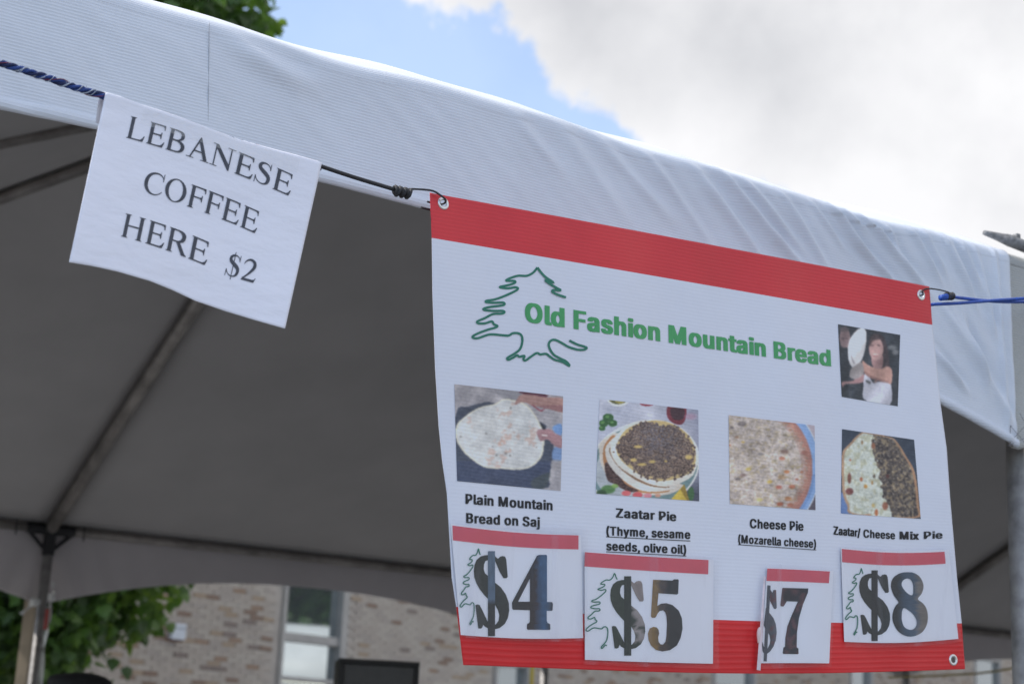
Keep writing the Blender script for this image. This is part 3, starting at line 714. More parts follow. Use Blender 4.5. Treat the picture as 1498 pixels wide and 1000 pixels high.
def print_text(parent, s, b0, b1, c0, c1, matl, off=.028, lean0=0., lean1=0., lift=.0006, P=None, name='lettering'):
    V, Fs = glyph_text(s, 0., 1.13); n_ = len(V); SH_ = [(-1, .28), (-1, -.28), (0, .28), (0, -.28), (1, .28), (1, -.28)]; V = np.concatenate([V+np.array([d_*off*.9, e_*off*.9]) for d_, e_ in SH_]); F0 = Fs; Fs = [tuple(i+n_*k for i in f) for k in range(6) for f in F0]; x0, x1 = V[:, 0].min(), V[:, 0].max(); u = (V[:, 0]-x0)/(x1-x0); y = V[:, 1]/CAP
    b0 = np.array(b0, float); b1 = np.array(b1, float); k = c1/c0; t = u*1.0/(u+(1-u)/k) if False else u*(1+(1-u)*(1-k)*.6)
    B = b0[None]*(1-t[:, None])+b1[None]*t[:, None]; cap = c0*(1-t)+c1*t; ln = lean0*(1-t)+lean1*t
    px = B[:, 0]+ln*y; py = B[:, 1]-cap*y; p3, sh = (P or P_ban)(px, py, lift+np.repeat(np.arange(6)*.00006, n_)); return mesh(name, p3, orient(p3, Fs), matl, parent, uv=sh)
print_text(ban, 'Old Fashion Mountain Bread', (768, 469.5), (1216, 535), 27, 22.6, M_green, .054, 0, -1)
print_text(ban, 'Plain Mountain', (681, 736), (808.5, 745.8), 14, 13.6, M_black, .044)
print_text(ban, 'Bread on Saj', (682, 764), (790, 770), 14, 13.4, M_black, .044)
print_text(ban, 'Zaatar Pie', (901, 756), (989.5, 761.5), 13, 12.4, M_black, .044)
print_text(ban, '(Thyme, sesame', (887, 782), (1010, 787.5), 12.6, 12.2, M_black, .044)
print_text(ban, 'seeds, olive oil)', (887, 804), (1004, 809.5), 12.6, 12.2, M_black, .044)
print_text(ban, 'Cheese Pie', (1097, 771.5), (1175.5, 775.5), 13, 12.6, M_black, .044)
print_text(ban, '(Mozarella cheese)', (1080, 793.3), (1194, 800.7), 11.6, 11.4, M_black, .044)
print_text(ban, 'Zaatar/', (1219.4, 781), (1259, 784.6), 11.8, 11.4, M_black, .055)
print_text(ban, 'Cheese', (1263, 785.4), (1309.5, 788), 11.4, 11.2, M_black, .044)
print_text(ban, 'Mix', (1316, 788), (1344.5, 788.6), 11, 10.8, M_black, .055)
print_text(ban, 'Pie', (1351.5, 787.6), (1379, 786.8), 10.4, 10.2, M_black, .040)
for a_, b_, w_ in (((887, 784.6), (1010, 790.6), 1.1), ((887, 806.4), (1004, 812.6), 1.1), ((1080, 796), (1194, 803.8), 1.0)):
    pts = [(a_[0]*(1-q)+b_[0]*q, a_[1]*(1-q)+b_[1]*q) for q in np.linspace(0, 1, 24)]; ribbon_mesh('underline', pts, w_, M_black, ban, P_ban, .0006)
# cedar outline
LG_R = [(645, 68), (680, 115), (720, 155), (790, 203), (712, 178), (760, 215), (815, 248), (852, 270), (785, 268), (780, 285), (830, 310), (898, 332)]
LG_L = [(645, 68), (615, 105), (580, 130), (540, 142), (480, 140), (430, 152), (385, 170), (368, 185), (440, 187), (445, 202), (400, 220), (330, 235), (312, 243), (380, 252), (450, 243), (472, 255), (440, 280), (340, 325), (260, 352), (195, 362), (190, 375), (260, 380), (340, 378), (352, 395), (320, 405), (220, 418), (168, 432), (180, 445), (260, 452), (340, 452), (350, 468), (320, 477), (250, 480), (180, 515), (112, 545), (120, 562), (180, 562), (240, 545), (258, 570), (290, 585), (270, 600), (200, 620), (120, 650), (68, 680), (90, 695), (130, 690), (200, 665), (250, 660), (330, 667), (390, 670), (420, 652), (460, 648), (495, 660), (510, 690), (508, 740), (490, 790), (450, 825), (390, 860), (375, 875), (390, 885), (430, 865), (465, 845), (485, 858), (530, 850), (520, 880), (540, 890), (590, 855), (640, 825), (670, 838), (720, 832), (760, 860), (800, 885), (870, 905), (930, 940), (900, 900), (840, 870), (790, 840), (755, 790), (745, 745), (765, 715), (800, 708), (850, 730), (920, 770), (1000, 795), (1060, 795), (1082, 780), (1060, 768), (1000, 750), (928, 715)]
tr_ = lambda pts: [(680+x/6.063, 380+y/6.063) for x, y in pts]
ribbon_mesh('cedar_outline', smooth_path(tr_(LG_L), 4), 3.3, M_dgreen, ban, P_ban, .0006)
ribbon_mesh('cedar_outline', smooth_path(tr_(LG_R), 4), 3.3, M_dgreen, ban, P_ban, .0012)

# printed photographs: colour painted point by point on a fine grid -------------------------
def inside(x, y, poly, sm=False):
    if sm: poly = smooth_path(poly, 4, True)
    p = np.array(poly, float); r = np.zeros(x.shape, bool)
    for i in range(len(p)):
        x1, y1 = p[i]; x2, y2 = p[i-1]
        if y1 == y2: continue
        c_ = ((y1 > y) != (y2 > y)) & (x < (x2-x1)*(y-y1)/(y2-y1)+x1); r ^= c_
    return r
def vn(x, y, f, seed=0):
    r = np.random.default_rng(seed); G = r.random((64, 64)); X = x*f; Y = y*f; xi = np.floor(X).astype(int); yi = np.floor(Y).astype(int); fx = X-xi; fy = Y-yi; fx = fx*fx*(3-2*fx); fy = fy*fy*(3-2*fy)
    g = lambda a, b: G[a % 64, b % 64]
    return (g(xi, yi)*(1-fx)+g(xi+1, yi)*fx)*(1-fy)+(g(xi, yi+1)*(1-fx)+g(xi+1, yi+1)*fx)*fy
class Pic:
    def __init__(s, x, y, bg): s.x, s.y = x, y; s.c = np.zeros(x.shape+(3,))+np.array(bg, float)
    def put(s, mask, c, k=1.): 
        mk = (mask.astype(float)*k)[..., None]; s.c = s.c*(1-mk)+np.array(c, float)*mk
    def poly(s, p, c, k=1., sm=True): s.put(inside(s.x, s.y, p, sm), c, k)
    def ell(s, cx, cy, rx, ry, c, k=1., rot=0., soft=0.):
        ca, sa = math.cos(rot), math.sin(rot); dx, dy = s.x-cx, s.y-cy; q = ((dx*ca+dy*sa)/rx)**2+((-dx*sa+dy*ca)/ry)**2
        s.put(np.clip((1-q)/soft, 0, 1) if soft else q < 1, c, k); return q
    def nz(s, f, amp, seed, mask=None):
        n = (vn(s.x, s.y, f, seed)-.5)*amp; n = n if mask is None else n*mask; s.c = s.c+n[..., None]
def pic_bread(x, y):
    p = Pic(x, y, (132, 135, 154)); p.nz(.012, 30, 1); p.nz(.05, 14, 2); p.poly([(380, 80), (600, 105), (560, 170), (430, 150)], (108, 112, 130), .8)
    p.poly([(590, 100), (815, 125), (805, 152), (640, 130)], (72, 36, 56)); p.poly([(40, 300), (150, 232), (250, 205), (370, 203), (780, 372), (820, 430), (880, 560), (872, 680), (840, 830), (775, 940), (50, 900)], (50, 60, 84))
    p.put((y > 700) & inside(x, y, [(40, 600), (880, 600), (840, 830), (775, 940), (50, 900)]), (44, 58, 98), .6); p.poly([(700, 860), (850, 800), (800, 935), (700, 930)], (54, 66, 76), .8)
    br = [(42, 400), (110, 320), (240, 240), (380, 205), (455, 165), (555, 180), (640, 210), (700, 270), (760, 370), (800, 470), (800, 560), (775, 670), (690, 750), (590, 775), (470, 768), (330, 762), (240, 730), (130, 645), (70, 570), (40, 500)]
    p.poly(br, (180, 184, 182)); cx, cy = 425, 480; br2 = [(cx+(a-cx)*.965, cy+(b-cy)*.965) for a, b in br]; p.poly(br2, (170, 180, 198)); mk = inside(x, y, br2, True)
    p.nz(.02, 16, 3, mk); p.nz(.07, 12, 4, mk); sp = vn(x, y, .055, 5)*vn(x, y, .02, 6)
    for ex, ey, er in ((500, 300, 120), (490, 525, 110), (640, 490, 130), (420, 660, 160), (200, 350, 80)):
        g_ = np.exp(-((x-ex)**2+(y-ey)**2)/er**2); p.put(mk*np.clip((sp*g_*3.2-.6)*3, 0, 1), (168, 140, 138), .55)
    for ex, ey, er in ((512, 245, 12), (470, 635, 13), (508, 652, 11), (390, 650, 12), (83, 490, 9), (735, 582, 6), (355, 576, 8), (300, 462, 9)): p.ell(ex, ey, er, er, (92, 92, 98), .75, soft=.6)
    sk = (138, 108, 112); p.poly([(970, 165), (970, 278), (850, 255), (760, 235), (690, 222), (650, 200), (600, 195), (560, 215), (545, 205), (570, 165), (600, 130), (680, 128), (800, 150)], sk)
    p.poly([(970, 225), (970, 278), (850, 255), (760, 235), (780, 222)], (104, 68, 82), .6); p.poly([(700, 215), (770, 262), (805, 245), (795, 262), (770, 272), (715, 235)], (120, 34, 56))
    p.poly([(872, 408), (950, 380), (950, 480), (900, 460)], (86, 126, 192)); p.poly([(880, 590), (950, 590), (950, 690), (875, 690)], (92, 124, 182)); p.poly([(770, 372), (810, 420), (790, 425)], (28, 30, 40))
    p.poly([(735, 455), (755, 430), (800, 428), (850, 426), (900, 465), (950, 490), (950, 588), (880, 560), (830, 515), (770, 528), (748, 490)], (138, 106, 122)); p.poly([(785, 470), (825, 478), (820, 488), (785, 482)], (190, 195, 210)); p.nz(.06, 14, 9)
    p.poly([(860, 700), (935, 690), (940, 760), (870, 775)], (120, 122, 138), .6); return p.c
def pic_zaatar(x, y):
    p = Pic(x, y, (152, 163, 196)); p.nz(.006, 40, 1); p.put(np.clip((x-700)/300, 0, 1), (104, 112, 146), .8); p.put(np.clip((y-700)/200, 0, 1)*(x > 700), (52, 60, 86), .95)
    p.ell(240, 40, 104, 76, (186, 192, 206)); p.ell(240, 36, 88, 60, (70, 76, 50)); p.put(((x-240)/84)**2+((y-40)/56)**2 < vn(x, y, .05, 3)*1.1, (150, 146, 84), .8); p.ell(495, 80, 70, 34, (128, 50, 72))
    p.poly([(690, 110), (832, 118), (836, 220), (800, 275), (730, 265), (680, 220), (670, 170)], (98, 34, 54)); p.poly([(712, 130), (820, 135), (815, 225), (740, 235), (705, 190)], (52, 30, 46)); p.ell(880, 205, 70, 38, (150, 110, 146), .6, soft=1)
    for ex, ey, er in ((150, 215, 48), (110, 265, 42), (190, 265, 40), (95, 310, 30)): p.ell(ex, ey, er, er*.75, (40, 82, 48)); p.ell(ex-8, ey-8, er*.4, er*.3, (84, 132, 80), .8)
    p.ell(470, 640, 500, 395, (176, 186, 204), rot=-.25); p.ell(470, 645, 480, 375, (86, 118, 134), rot=-.25); p.ell(330, 700, 300, 250, (150, 162, 186), .85)
    p.poly([(70, 480), (110, 410), (230, 350), (330, 500), (600, 760), (820, 810), (700, 890), (560, 900), (380, 880), (200, 800), (90, 640)], (172, 172, 178)); p.poly([(105, 500), (150, 410), (210, 375), (330, 500), (600, 780), (700, 860), (560, 885), (400, 870), (230, 790), (120, 650)], (150, 106, 74))
    mk = inside(x, y, [(120, 620), (190, 640), (300, 800), (420, 860), (330, 870), (200, 800), (140, 760)], True); p.put(mk, (64, 46, 48)); p.nz(.09, 60, 11, mk)
    p.poly([(122, 500), (160, 430), (230, 375), (300, 420), (600, 790), (760, 820), (700, 855), (540, 872), (400, 845), (250, 740), (150, 620)], (174, 180, 192)); p.poly([(160, 520), (180, 480), (240, 590), (400, 730), (560, 800), (700, 830), (560, 828), (400, 770), (240, 650)], (110, 84, 66))
    p.poly([(172, 470), (240, 350), (380, 255), (560, 235), (720, 265), (850, 350), (930, 470), (945, 600), (915, 700), (880, 745), (800, 790), (700, 825), (560, 815), (420, 760), (260, 660), (185, 560)], (182, 186, 196))
    p.poly([(250, 400), (340, 300), (540, 240), (700, 262), (840, 350), (915, 470), (925, 600), (890, 690), (740, 760), (560, 770), (380, 690), (230, 540)], (160, 146, 108))
    edge = [(215, 465), (290, 370), (400, 290), (530, 250), (620, 285), (740, 300), (860, 390), (915, 490), (915, 610), (880, 700), (740, 748), (600, 765), (460, 740), (350, 640), (240, 545)]
    xx = x+(vn(x, y, .05, 21)-.5)*60; yy = y+(vn(x, y, .05, 22)-.5)*60; mk = inside(xx, yy, edge, True); p.put(mk, (74, 62, 62)); n_ = vn(x, y, .15, 12)
    p.put(mk*(n_ > .62), (126, 108, 100), .7); p.put(mk*(n_ < .3), (38, 32, 42), .8); p.put(mk*(vn(x, y, .21, 15) > .76), (160, 152, 146), .6)
    g_ = np.exp(-((x-600)**2+(y-400)**2)/190**2); p.put(mk*g_*(vn(x, y, .11, 16) > .45), (88, 92, 118), .7)
    for ex, ey, a_, b_ in ((415, 472, 46, 16), (540, 605, 36, 18), (375, 590, 34, 20), (450, 630, 50, 16), (660, 600, 16, 12), (865, 565, 40, 26)): p.ell(ex, ey, a_, b_, (176, 158, 96), .85, soft=.7)
    for ex, ey, er, cc in ((150, 850, 70, (60, 110, 58)), (210, 820, 34, (112, 158, 80)), (90, 880, 50, (36, 70, 44)), (310, 885, 46, (190, 78, 92)), (410, 900, 50, (170, 60, 76)), (500, 905, 40, (196, 100, 124)), (590, 905, 30, (168, 120, 110))): p.ell(ex, ey, er, er*.6, cc, .9, soft=.4)
    p.poly([(825, 805), (700, 945), (860, 950)], (176, 158, 62), sm=False); p.poly([(825, 805), (790, 850), (848, 950), (870, 950)], (128, 110, 44), sm=False); p.ell(885, 890, 28, 62, (44, 92, 54), .9); p.nz(.1, 12, 30); return p.c
def pic_cheese(x, y):
    p = Pic(x, y, (150, 146, 172)); r = np.hypot(x-190, y-560); a_ = vn(x, y*1.6, .028, 1); b_ = vn(x, y*1.5, .06, 2)
    p.put(y > 780, (62, 60, 80), .9); p.put(r < 745, (172, 186, 212)); p.put(r < 735, (104, 142, 206)); p.put((r < 735) & (y > 620) & (r < 700), (78, 112, 176), .7); p.put(r < 668, (150, 108, 110)); p.put(r < 640, (160, 120, 116)); mk = r+(b_-.5)*60 < 605
    p.put(mk, (160, 156, 166)); p.put(mk*np.clip((a_-.5)*5, 0, 1), (138, 130, 122), .55); p.put(mk*np.clip((b_-.62)*6, 0, 1), (182, 178, 186), .55); p.put(mk*np.clip((.34-b_)*6, 0, 1), (122, 114, 114), .6); p.put(mk*(vn(x, y*1.5, .045, 7) > .78), (156, 144, 110), .5)
    for ex, ey, er, cc in ((560, 468, 36, (140, 78, 62)), (606, 598, 34, (170, 104, 64)), (530, 748, 38, (150, 76, 66)), (658, 742, 40, (152, 84, 62)), (705, 672, 20, (144, 70, 52)), (752, 600, 20, (160, 92, 60)), (120, 262, 22, (132, 98, 84)), (50, 340, 18, (150, 90, 60)), (585, 402, 50, (118, 98, 96)), (440, 695, 34, (176, 152, 78)), (180, 308, 22, (176, 152, 78)), (232, 572, 34, (172, 158, 86)), (180, 632, 38, (116, 98, 102)), (130, 668, 30, (88, 84, 96)), (490, 490, 24, (120, 116, 100)), (540, 912, 40, (150, 82, 60)), (620, 860, 44, (160, 112, 82)), (780, 410, 44, (130, 86, 84)), (640, 920, 40, (160, 96, 80)), (590, 240, 28, (110, 104, 98)), (640, 190, 20, (128, 92, 72)), (170, 130, 50, (104, 100, 110)), (70, 168, 24, (84, 80, 92)), (340, 870, 36, (168, 158, 100)), (355, 425, 34, (120, 118, 128)), (560, 650, 50, (150, 126, 104))): p.ell(ex, ey, er, er*.6, cc, .85, soft=.7)
    p.nz(.011, 34, 41, r < 668); p.nz(.03, 26, 42, r < 640); p.nz(.09, 22, 8, r < 668); p.put((r > 560)*(r < 668), (128, 88, 84), .35); return p.c
def pic_mix(x, y):
    p = Pic(x, y, (36, 50, 74)); p.nz(.02, 8, 1); p.put((x < 200) & (y > 690), (72, 104, 170))
    po = [(250, 90), (330, 85), (560, 130), (640, 200), (720, 330), (790, 450), (825, 600), (848, 830), (810, 950), (190, 915), (120, 820), (75, 700), (62, 500), (68, 290), (130, 210)]
    mk = inside(x, y, po, True); p.put(mk, (136, 112, 98)); cx, cy = 440, 520; mi = inside(x, y, [(cx+(a-cx)*.93, cy+(b-cy)*.97) for a, b in po], True)
    sp = np.interp(y, [90, 300, 450, 650, 760, 820, 950], [378, 392, 432, 470, 490, 560, 545])+(vn(x, y, .03, 3)-.5)*50; a_ = vn(x, y, .03, 4); b_ = vn(x, y, .055, 5)
    ch = mi*(x < sp); p.put(ch, (160, 174, 182)); p.put(ch*np.clip((a_-.55)*5, 0, 1), (138, 142, 122), .6); p.put(ch*np.clip((b_-.7)*6, 0, 1), (196, 208, 212), .6); p.put(ch*np.clip((.3-b_)*6, 0, 1), (146, 160, 160), .8)
    za = mi*(x >= sp); p.put(za, (62, 58, 62)); p.put(za*np.clip((b_-.55)*5, 0, 1), (126, 114, 94), .75); p.put(za*(vn(x, y, .09, 6) > .72), (100, 98, 100), .8); p.put(za*(b_ < .22), (34, 30, 38), .9); p.put(za*(vn(x, y, .12, 16) > .86), (176, 176, 176), .7)
    ed = mk & ~mi; p.put(ed*(x > 600), (142, 106, 84), .5); p.put(ed*(x < 200), (150, 124, 108), .5)
    for ex, ey, rx, ry, cc in ((142, 545, 22, 62, (96, 52, 46)), (142, 678, 46, 40, (90, 40, 44)), (262, 556, 18, 24, (136, 70, 40)), (306, 628, 22, 22, (164, 116, 50)), (384, 220, 24, 36, (112, 68, 50)), (503, 826, 34, 46, (118, 68, 54)), (415, 892, 20, 42, (150, 82, 50)), (150, 362, 14, 12, (150, 90, 70)), (270, 185, 12, 24, (120, 92, 60)), (392, 525, 16, 22, (74, 66, 60)), (372, 590, 12, 24, (140, 104, 60)), (528, 525, 20, 24, (74, 38, 40)), (382, 820, 18, 24, (164, 146, 96)), (330, 915, 40, 10, (160, 110, 80))): p.ell(ex, ey, rx, ry, cc, .9, soft=.5)
    p.nz(.1, 26, 8, mk); return p.c
def pic_woman(x, y):
    p = Pic(x, y, (38, 46, 60)); p.nz(.01, 10, 1); sk = (152, 124, 132)
    p.ell(118, 215, 58, 118, (112, 96, 108)); p.ell(110, 120, 62, 34, (74, 70, 82), .8, soft=.6); p.ell(95, 222, 22, 9, (56, 46, 58), .8, soft=.5); p.ell(140, 226, 16, 8, (62, 50, 62), .7, soft=.5); p.put((y > 320) & (x < 160), (30, 38, 50))
    p.poly([(85, 690), (200, 680), (240, 640), (320, 600), (340, 680), (250, 710), (130, 715), (95, 750)], (134, 104, 116)); p.ell(630, 320, 66, 34, (128, 136, 152), .7, soft=.8); p.ell(665, 370, 48, 40, (140, 146, 162), .7, soft=.9)
    p.poly([(375, 270), (400, 195), (460, 165), (530, 195), (570, 290), (595, 420), (600, 540), (560, 560), (500, 540), (440, 500), (400, 420), (378, 340)], (52, 44, 56)); p.poly([(412, 400), (525, 400), (520, 540), (425, 530)], (132, 104, 114))
    p.ell(458, 335, 78, 122, sk); p.poly([(380, 285), (400, 210), (460, 185), (510, 225), (470, 235), (420, 250), (395, 300)], (62, 52, 62), .9)
    for ex in (415, 485): p.ell(ex, 296, 19, 8, (58, 44, 54), .85, soft=.4)
    p.ell(447, 352, 12, 8, (122, 94, 104), .8, soft=.8); p.ell(450, 396, 34, 11, (196, 182, 190), .9, soft=.4); p.ell(450, 408, 36, 7, (128, 72, 88), .8, soft=.6); p.ell(412, 358, 20, 14, (172, 130, 140), .7, soft=.9); p.ell(492, 362, 22, 14, (168, 124, 136), .7, soft=.9)
    p.poly([(335, 590), (370, 600), (420, 700), (480, 690), (560, 690), (618, 715), (605, 940), (335, 890), (318, 740)], (158, 166, 196)); p.poly([(345, 670), (400, 690), (395, 712), (355, 700)], (70, 76, 90)); p.poly([(425, 690), (480, 665), (460, 700)], (112, 96, 104)); p.nz(.03, 14, 5, (y > 690))
    p.poly([(310, 462), (360, 500), (430, 535), (510, 550), (560, 526), (610, 535), (634, 590), (622, 712), (570, 695), (480, 668), (400, 645), (330, 595), (300, 540)], (158, 124, 124)); p.poly([(320, 560), (400, 620), (500, 655), (600, 690), (560, 700), (420, 665), (340, 610)], (116, 84, 88), .7)
    p.poly([(270, 115), (340, 125), (352, 230), (330, 370), (290, 470), (215, 540), (170, 490), (152, 400), (155, 290), (190, 200)], (182, 188, 208)); p.poly([(195, 260), (190, 400), (225, 490), (205, 480), (182, 400), (185, 300)], (120, 120, 140), .8); p.poly([(210, 530), (300, 480), (322, 600), (240, 660), (172, 640), (175, 570)], (124, 122, 134)); p.nz(.05, 12, 12)
    hair = inside(x, y, [(375, 270), (400, 195), (460, 165), (530, 195), (570, 290), (595, 420), (600, 540), (560, 560), (530, 500), (545, 380), (520, 240), (420, 220)], True); p.c = p.c+((vn(x, y*.25, .12, 31)-.5)*34*hair)[..., None]
    sh_ = np.clip((x-455)/120, -1, 1)*((x > 375) & (x < 560) & (y > 210) & (y < 540)); p.c = p.c*(1-.16*sh_)[..., None]; p.c = p.c*(1+.10*np.sin(x*.02+y*.013))[..., None]
    for _ in range(2): p.c[1:-1, 1:-1] = (p.c[1:-1, 1:-1]*2+p.c[:-2, 1:-1]+p.c[2:, 1:-1]+p.c[1:-1, :-2]+p.c[1:-1, 2:])/6
    return p.c
pics = [(pic_bread, (660, 555, 5.882), [(664.8, 561.5), (823.8, 579.3), (820.2, 717.4), (668.8, 703)], 150),
        (pic_zaatar, (865, 575, 6.06), [(877.4, 583.3), (1021.4, 599.4), (1022.9, 732.6), (871.6, 721.5)], 190),
        (pic_cheese, (1060, 600, 6.667), [(1066, 606.8), (1191.7, 622), (1193, 745.5), (1067.8, 736.2)], 140),
        (pic_mix, (1222, 620, 6.9), [(1232, 627.2), (1337.2, 642.8), (1347, 758.4), (1230.3, 750.4)], 140),
        (pic_woman, (1220, 465, 7.41), [(1226, 474), (1316.9, 489.7), (1313.4, 593.9), (1231.5, 580)], 130)]
plab = ['printed photo of a large flat bread on a dark griddle', 'printed photo of stacked herb topped flat breads', 'printed photo of a melted cheese pie', 'printed photo of a half cheese half herb pie', 'printed photo of a smiling woman in a white top tossing dough']
for (fn, (ox, oy, sc_), qd, n), lb in zip(pics, plab):
    U2, V2 = np.meshgrid(np.linspace(0, 1, n), np.linspace(0, 1, n)); q = np.array(qd)
    x_ = (q[0, 0]*(1-U2)+q[1, 0]*U2)*(1-V2)+(q[3, 0]*(1-U2)+q[2, 0]*U2)*V2; y_ = (q[0, 1]*(1-U2)+q[1, 1]*U2)*(1-V2)+(q[3, 1]*(1-U2)+q[2, 1]*U2)*V2
    c_ = fn((x_-ox)*sc_, (y_-oy)*sc_); c_ = c_*(1+.10*(vn(x_*sc_, y_*sc_, .004, 90)-.5)+.12*(vn(x_*sc_, y_*sc_, .013, 91)-.5))[..., None]; c_[1:-1, 1:-1] = (c_[1:-1, 1:-1]*2+c_[:-2, 1:-1]+c_[2:, 1:-1]+c_[1:-1, :-2]+c_[1:-1, 2:])/6; kx = (c_[:, :-2]+2*c_[:, 1:-1]+c_[:, 2:])/4; c_ = np.concatenate([c_[:, :1], kx, c_[:, -1:]], 1); ky = (c_[:-2]+2*c_[1:-1]+c_[2:])/4; c_ = np.concatenate([c_[:1], ky, c_[-1:]], 0); c_ = c_+((vn(x_, y_, 1.3, 77)-.5)*9+(vn(x_, y_, .31, 78)-.5)*8)[..., None]; lm_ = c_.mean(-1, keepdims=True); c_ = np.clip(c_*.86+lm_*.14, 4, 235); c_ = np.clip(srgb(c_)/SHADE_WHITE, .004, .86)
    p3, sh = P_ban(x_, y_, .0006); p3 = p3.reshape(-1, 3); o = mesh('photo_print', p3, orient(p3[:], grid_faces(n, n)[:1])[0:0]+[tuple(f[::-1]) for f in grid_faces(n, n)], M_print, ban, uv=sh.reshape(-1, 2), vcol=c_.reshape(-1, 3)); o['label'] = lb

# ------------------------------------------------------------------ price cards in clear sleeves
S_main = [(425, 262), (385, 256), (345, 258), (310, 268), (280, 292), (263, 330), (258, 375), (262, 420), (278, 465), (305, 510), (340, 552), (370, 582), (400, 605), (424, 625), (445, 660), (457, 700), (452, 740), (430, 768), (400, 775), (375, 760), (360, 775), (380, 800), (420, 805), (460, 795), (500, 765), (525, 720), (535, 665), (532, 610), (510, 550), (470, 495), (424, 460), (400, 440), (368, 410), (345, 390), (335, 360), (338, 325), (350, 300), (368, 295), (424, 300)]
S_lo = [(270, 625), (285, 620), (302, 624), (318, 650), (368, 750), (400, 778), (375, 800), (345, 785), (332, 770), (322, 795), (308, 799), (292, 797)]
S_hi = [(420, 262), (447, 284), (465, 268), (485, 264), (502, 268), (512, 290), (523, 415), (515, 427), (490, 427), (460, 380), (424, 300)]
S_bar = [(368, 228), (424, 228), (424, 855), (368, 855)]
G4 = [[(742, 283), (800, 282), (807, 290), (807, 665), (848, 667), (855, 680), (852, 730), (845, 737), (805, 737), (805, 820), (812, 835), (832, 845), (834, 885), (828, 892), (650, 890), (643, 882), (645, 845), (665, 832), (668, 820), (668, 732), (530, 728), (524, 715), (522, 670), (715, 310), (725, 290)], [(668, 475), (572, 663), (668, 663)]]
G5 = [[(597, 255), (750, 262), (762, 252), (795, 252), (800, 262), (795, 365), (785, 372), (640, 362), (630, 462), (660, 445), (700, 440), (750, 455), (800, 500), (825, 560), (830, 640), (815, 715), (785, 775), (730, 812), (670, 822), (620, 810), (580, 775), (560, 730), (556, 680), (570, 640), (600, 627), (625, 632), (640, 650), (645, 680), (637, 710), (640, 745), (655, 765), (675, 768), (695, 745), (703, 700), (707, 600), (703, 545), (693, 512), (675, 497), (650, 502), (632, 522), (622, 545), (612, 556), (588, 557), (580, 545)]]
G7 = [[(293, 260), (515, 265), (512, 300), (470, 400), (435, 520), (418, 640), (415, 765), (418, 775), (430, 780), (431, 825), (425, 830), (300, 828), (295, 820), (300, 775), (315, 765), (318, 690), (335, 590), (370, 500), (425, 378), (330, 375), (305, 415), (300, 420), (278, 418), (275, 405), (290, 270)]]
G8 = [smooth_path([(595, 217), (640, 222), (685, 250), (712, 300), (715, 340), (700, 385), (672, 424), (710, 455), (740, 500), (750, 560), (742, 620), (710, 675), (660, 705), (610, 713), (560, 700), (515, 665), (485, 610), (476, 560), (485, 510), (505, 470), (524, 448), (490, 400), (470, 350), (466, 310), (480, 265), (515, 235), (555, 220)], 3, True),
      smooth_path([(555, 285), (580, 268), (610, 270), (632, 300), (638, 345), (632, 392), (600, 385), (565, 350), (548, 315)][::-1], 3, True), smooth_path([(560, 495), (600, 510), (640, 545), (663, 590), (660, 630), (640, 655), (610, 660), (575, 645), (555, 610), (548, 555)][::-1], 3, True)]
D7b = [(163, 238), (190, 240), (157, 893), (130, 890)]
D7h = [(188, 275), (206, 302), (215, 278), (238, 278), (243, 430), (235, 441), (220, 440), (186, 372)]
D7s = [(150, 430), (180, 475), (215, 520), (235, 570), (243, 640), (235, 710), (215, 765), (185, 808), (158, 828), (136, 828), (122, 805), (116, 760), (118, 720), (130, 760), (147, 788), (165, 780), (183, 745), (188, 710), (182, 670), (165, 640), (142, 606), (132, 580)]
def aff(pts, fb, tb):     # box to box
    (x0, y0, x1, y1), (a0, b0, a1, b1) = fb, tb; return [(a0+(x-x0)*(a1-a0)/(x1-x0), b0+(y-y0)*(b1-b0)/(y1-y0)) for x, y in pts]
Sbox = (258, 228, 535, 855)
M_vprint = printed('card_print', .45, 0)
def grain(x, y): return 1+.35*(vn(x, y*.3, 1.2, 4)-.5)+.3*(vn(x, y, .35, 9)-.5)
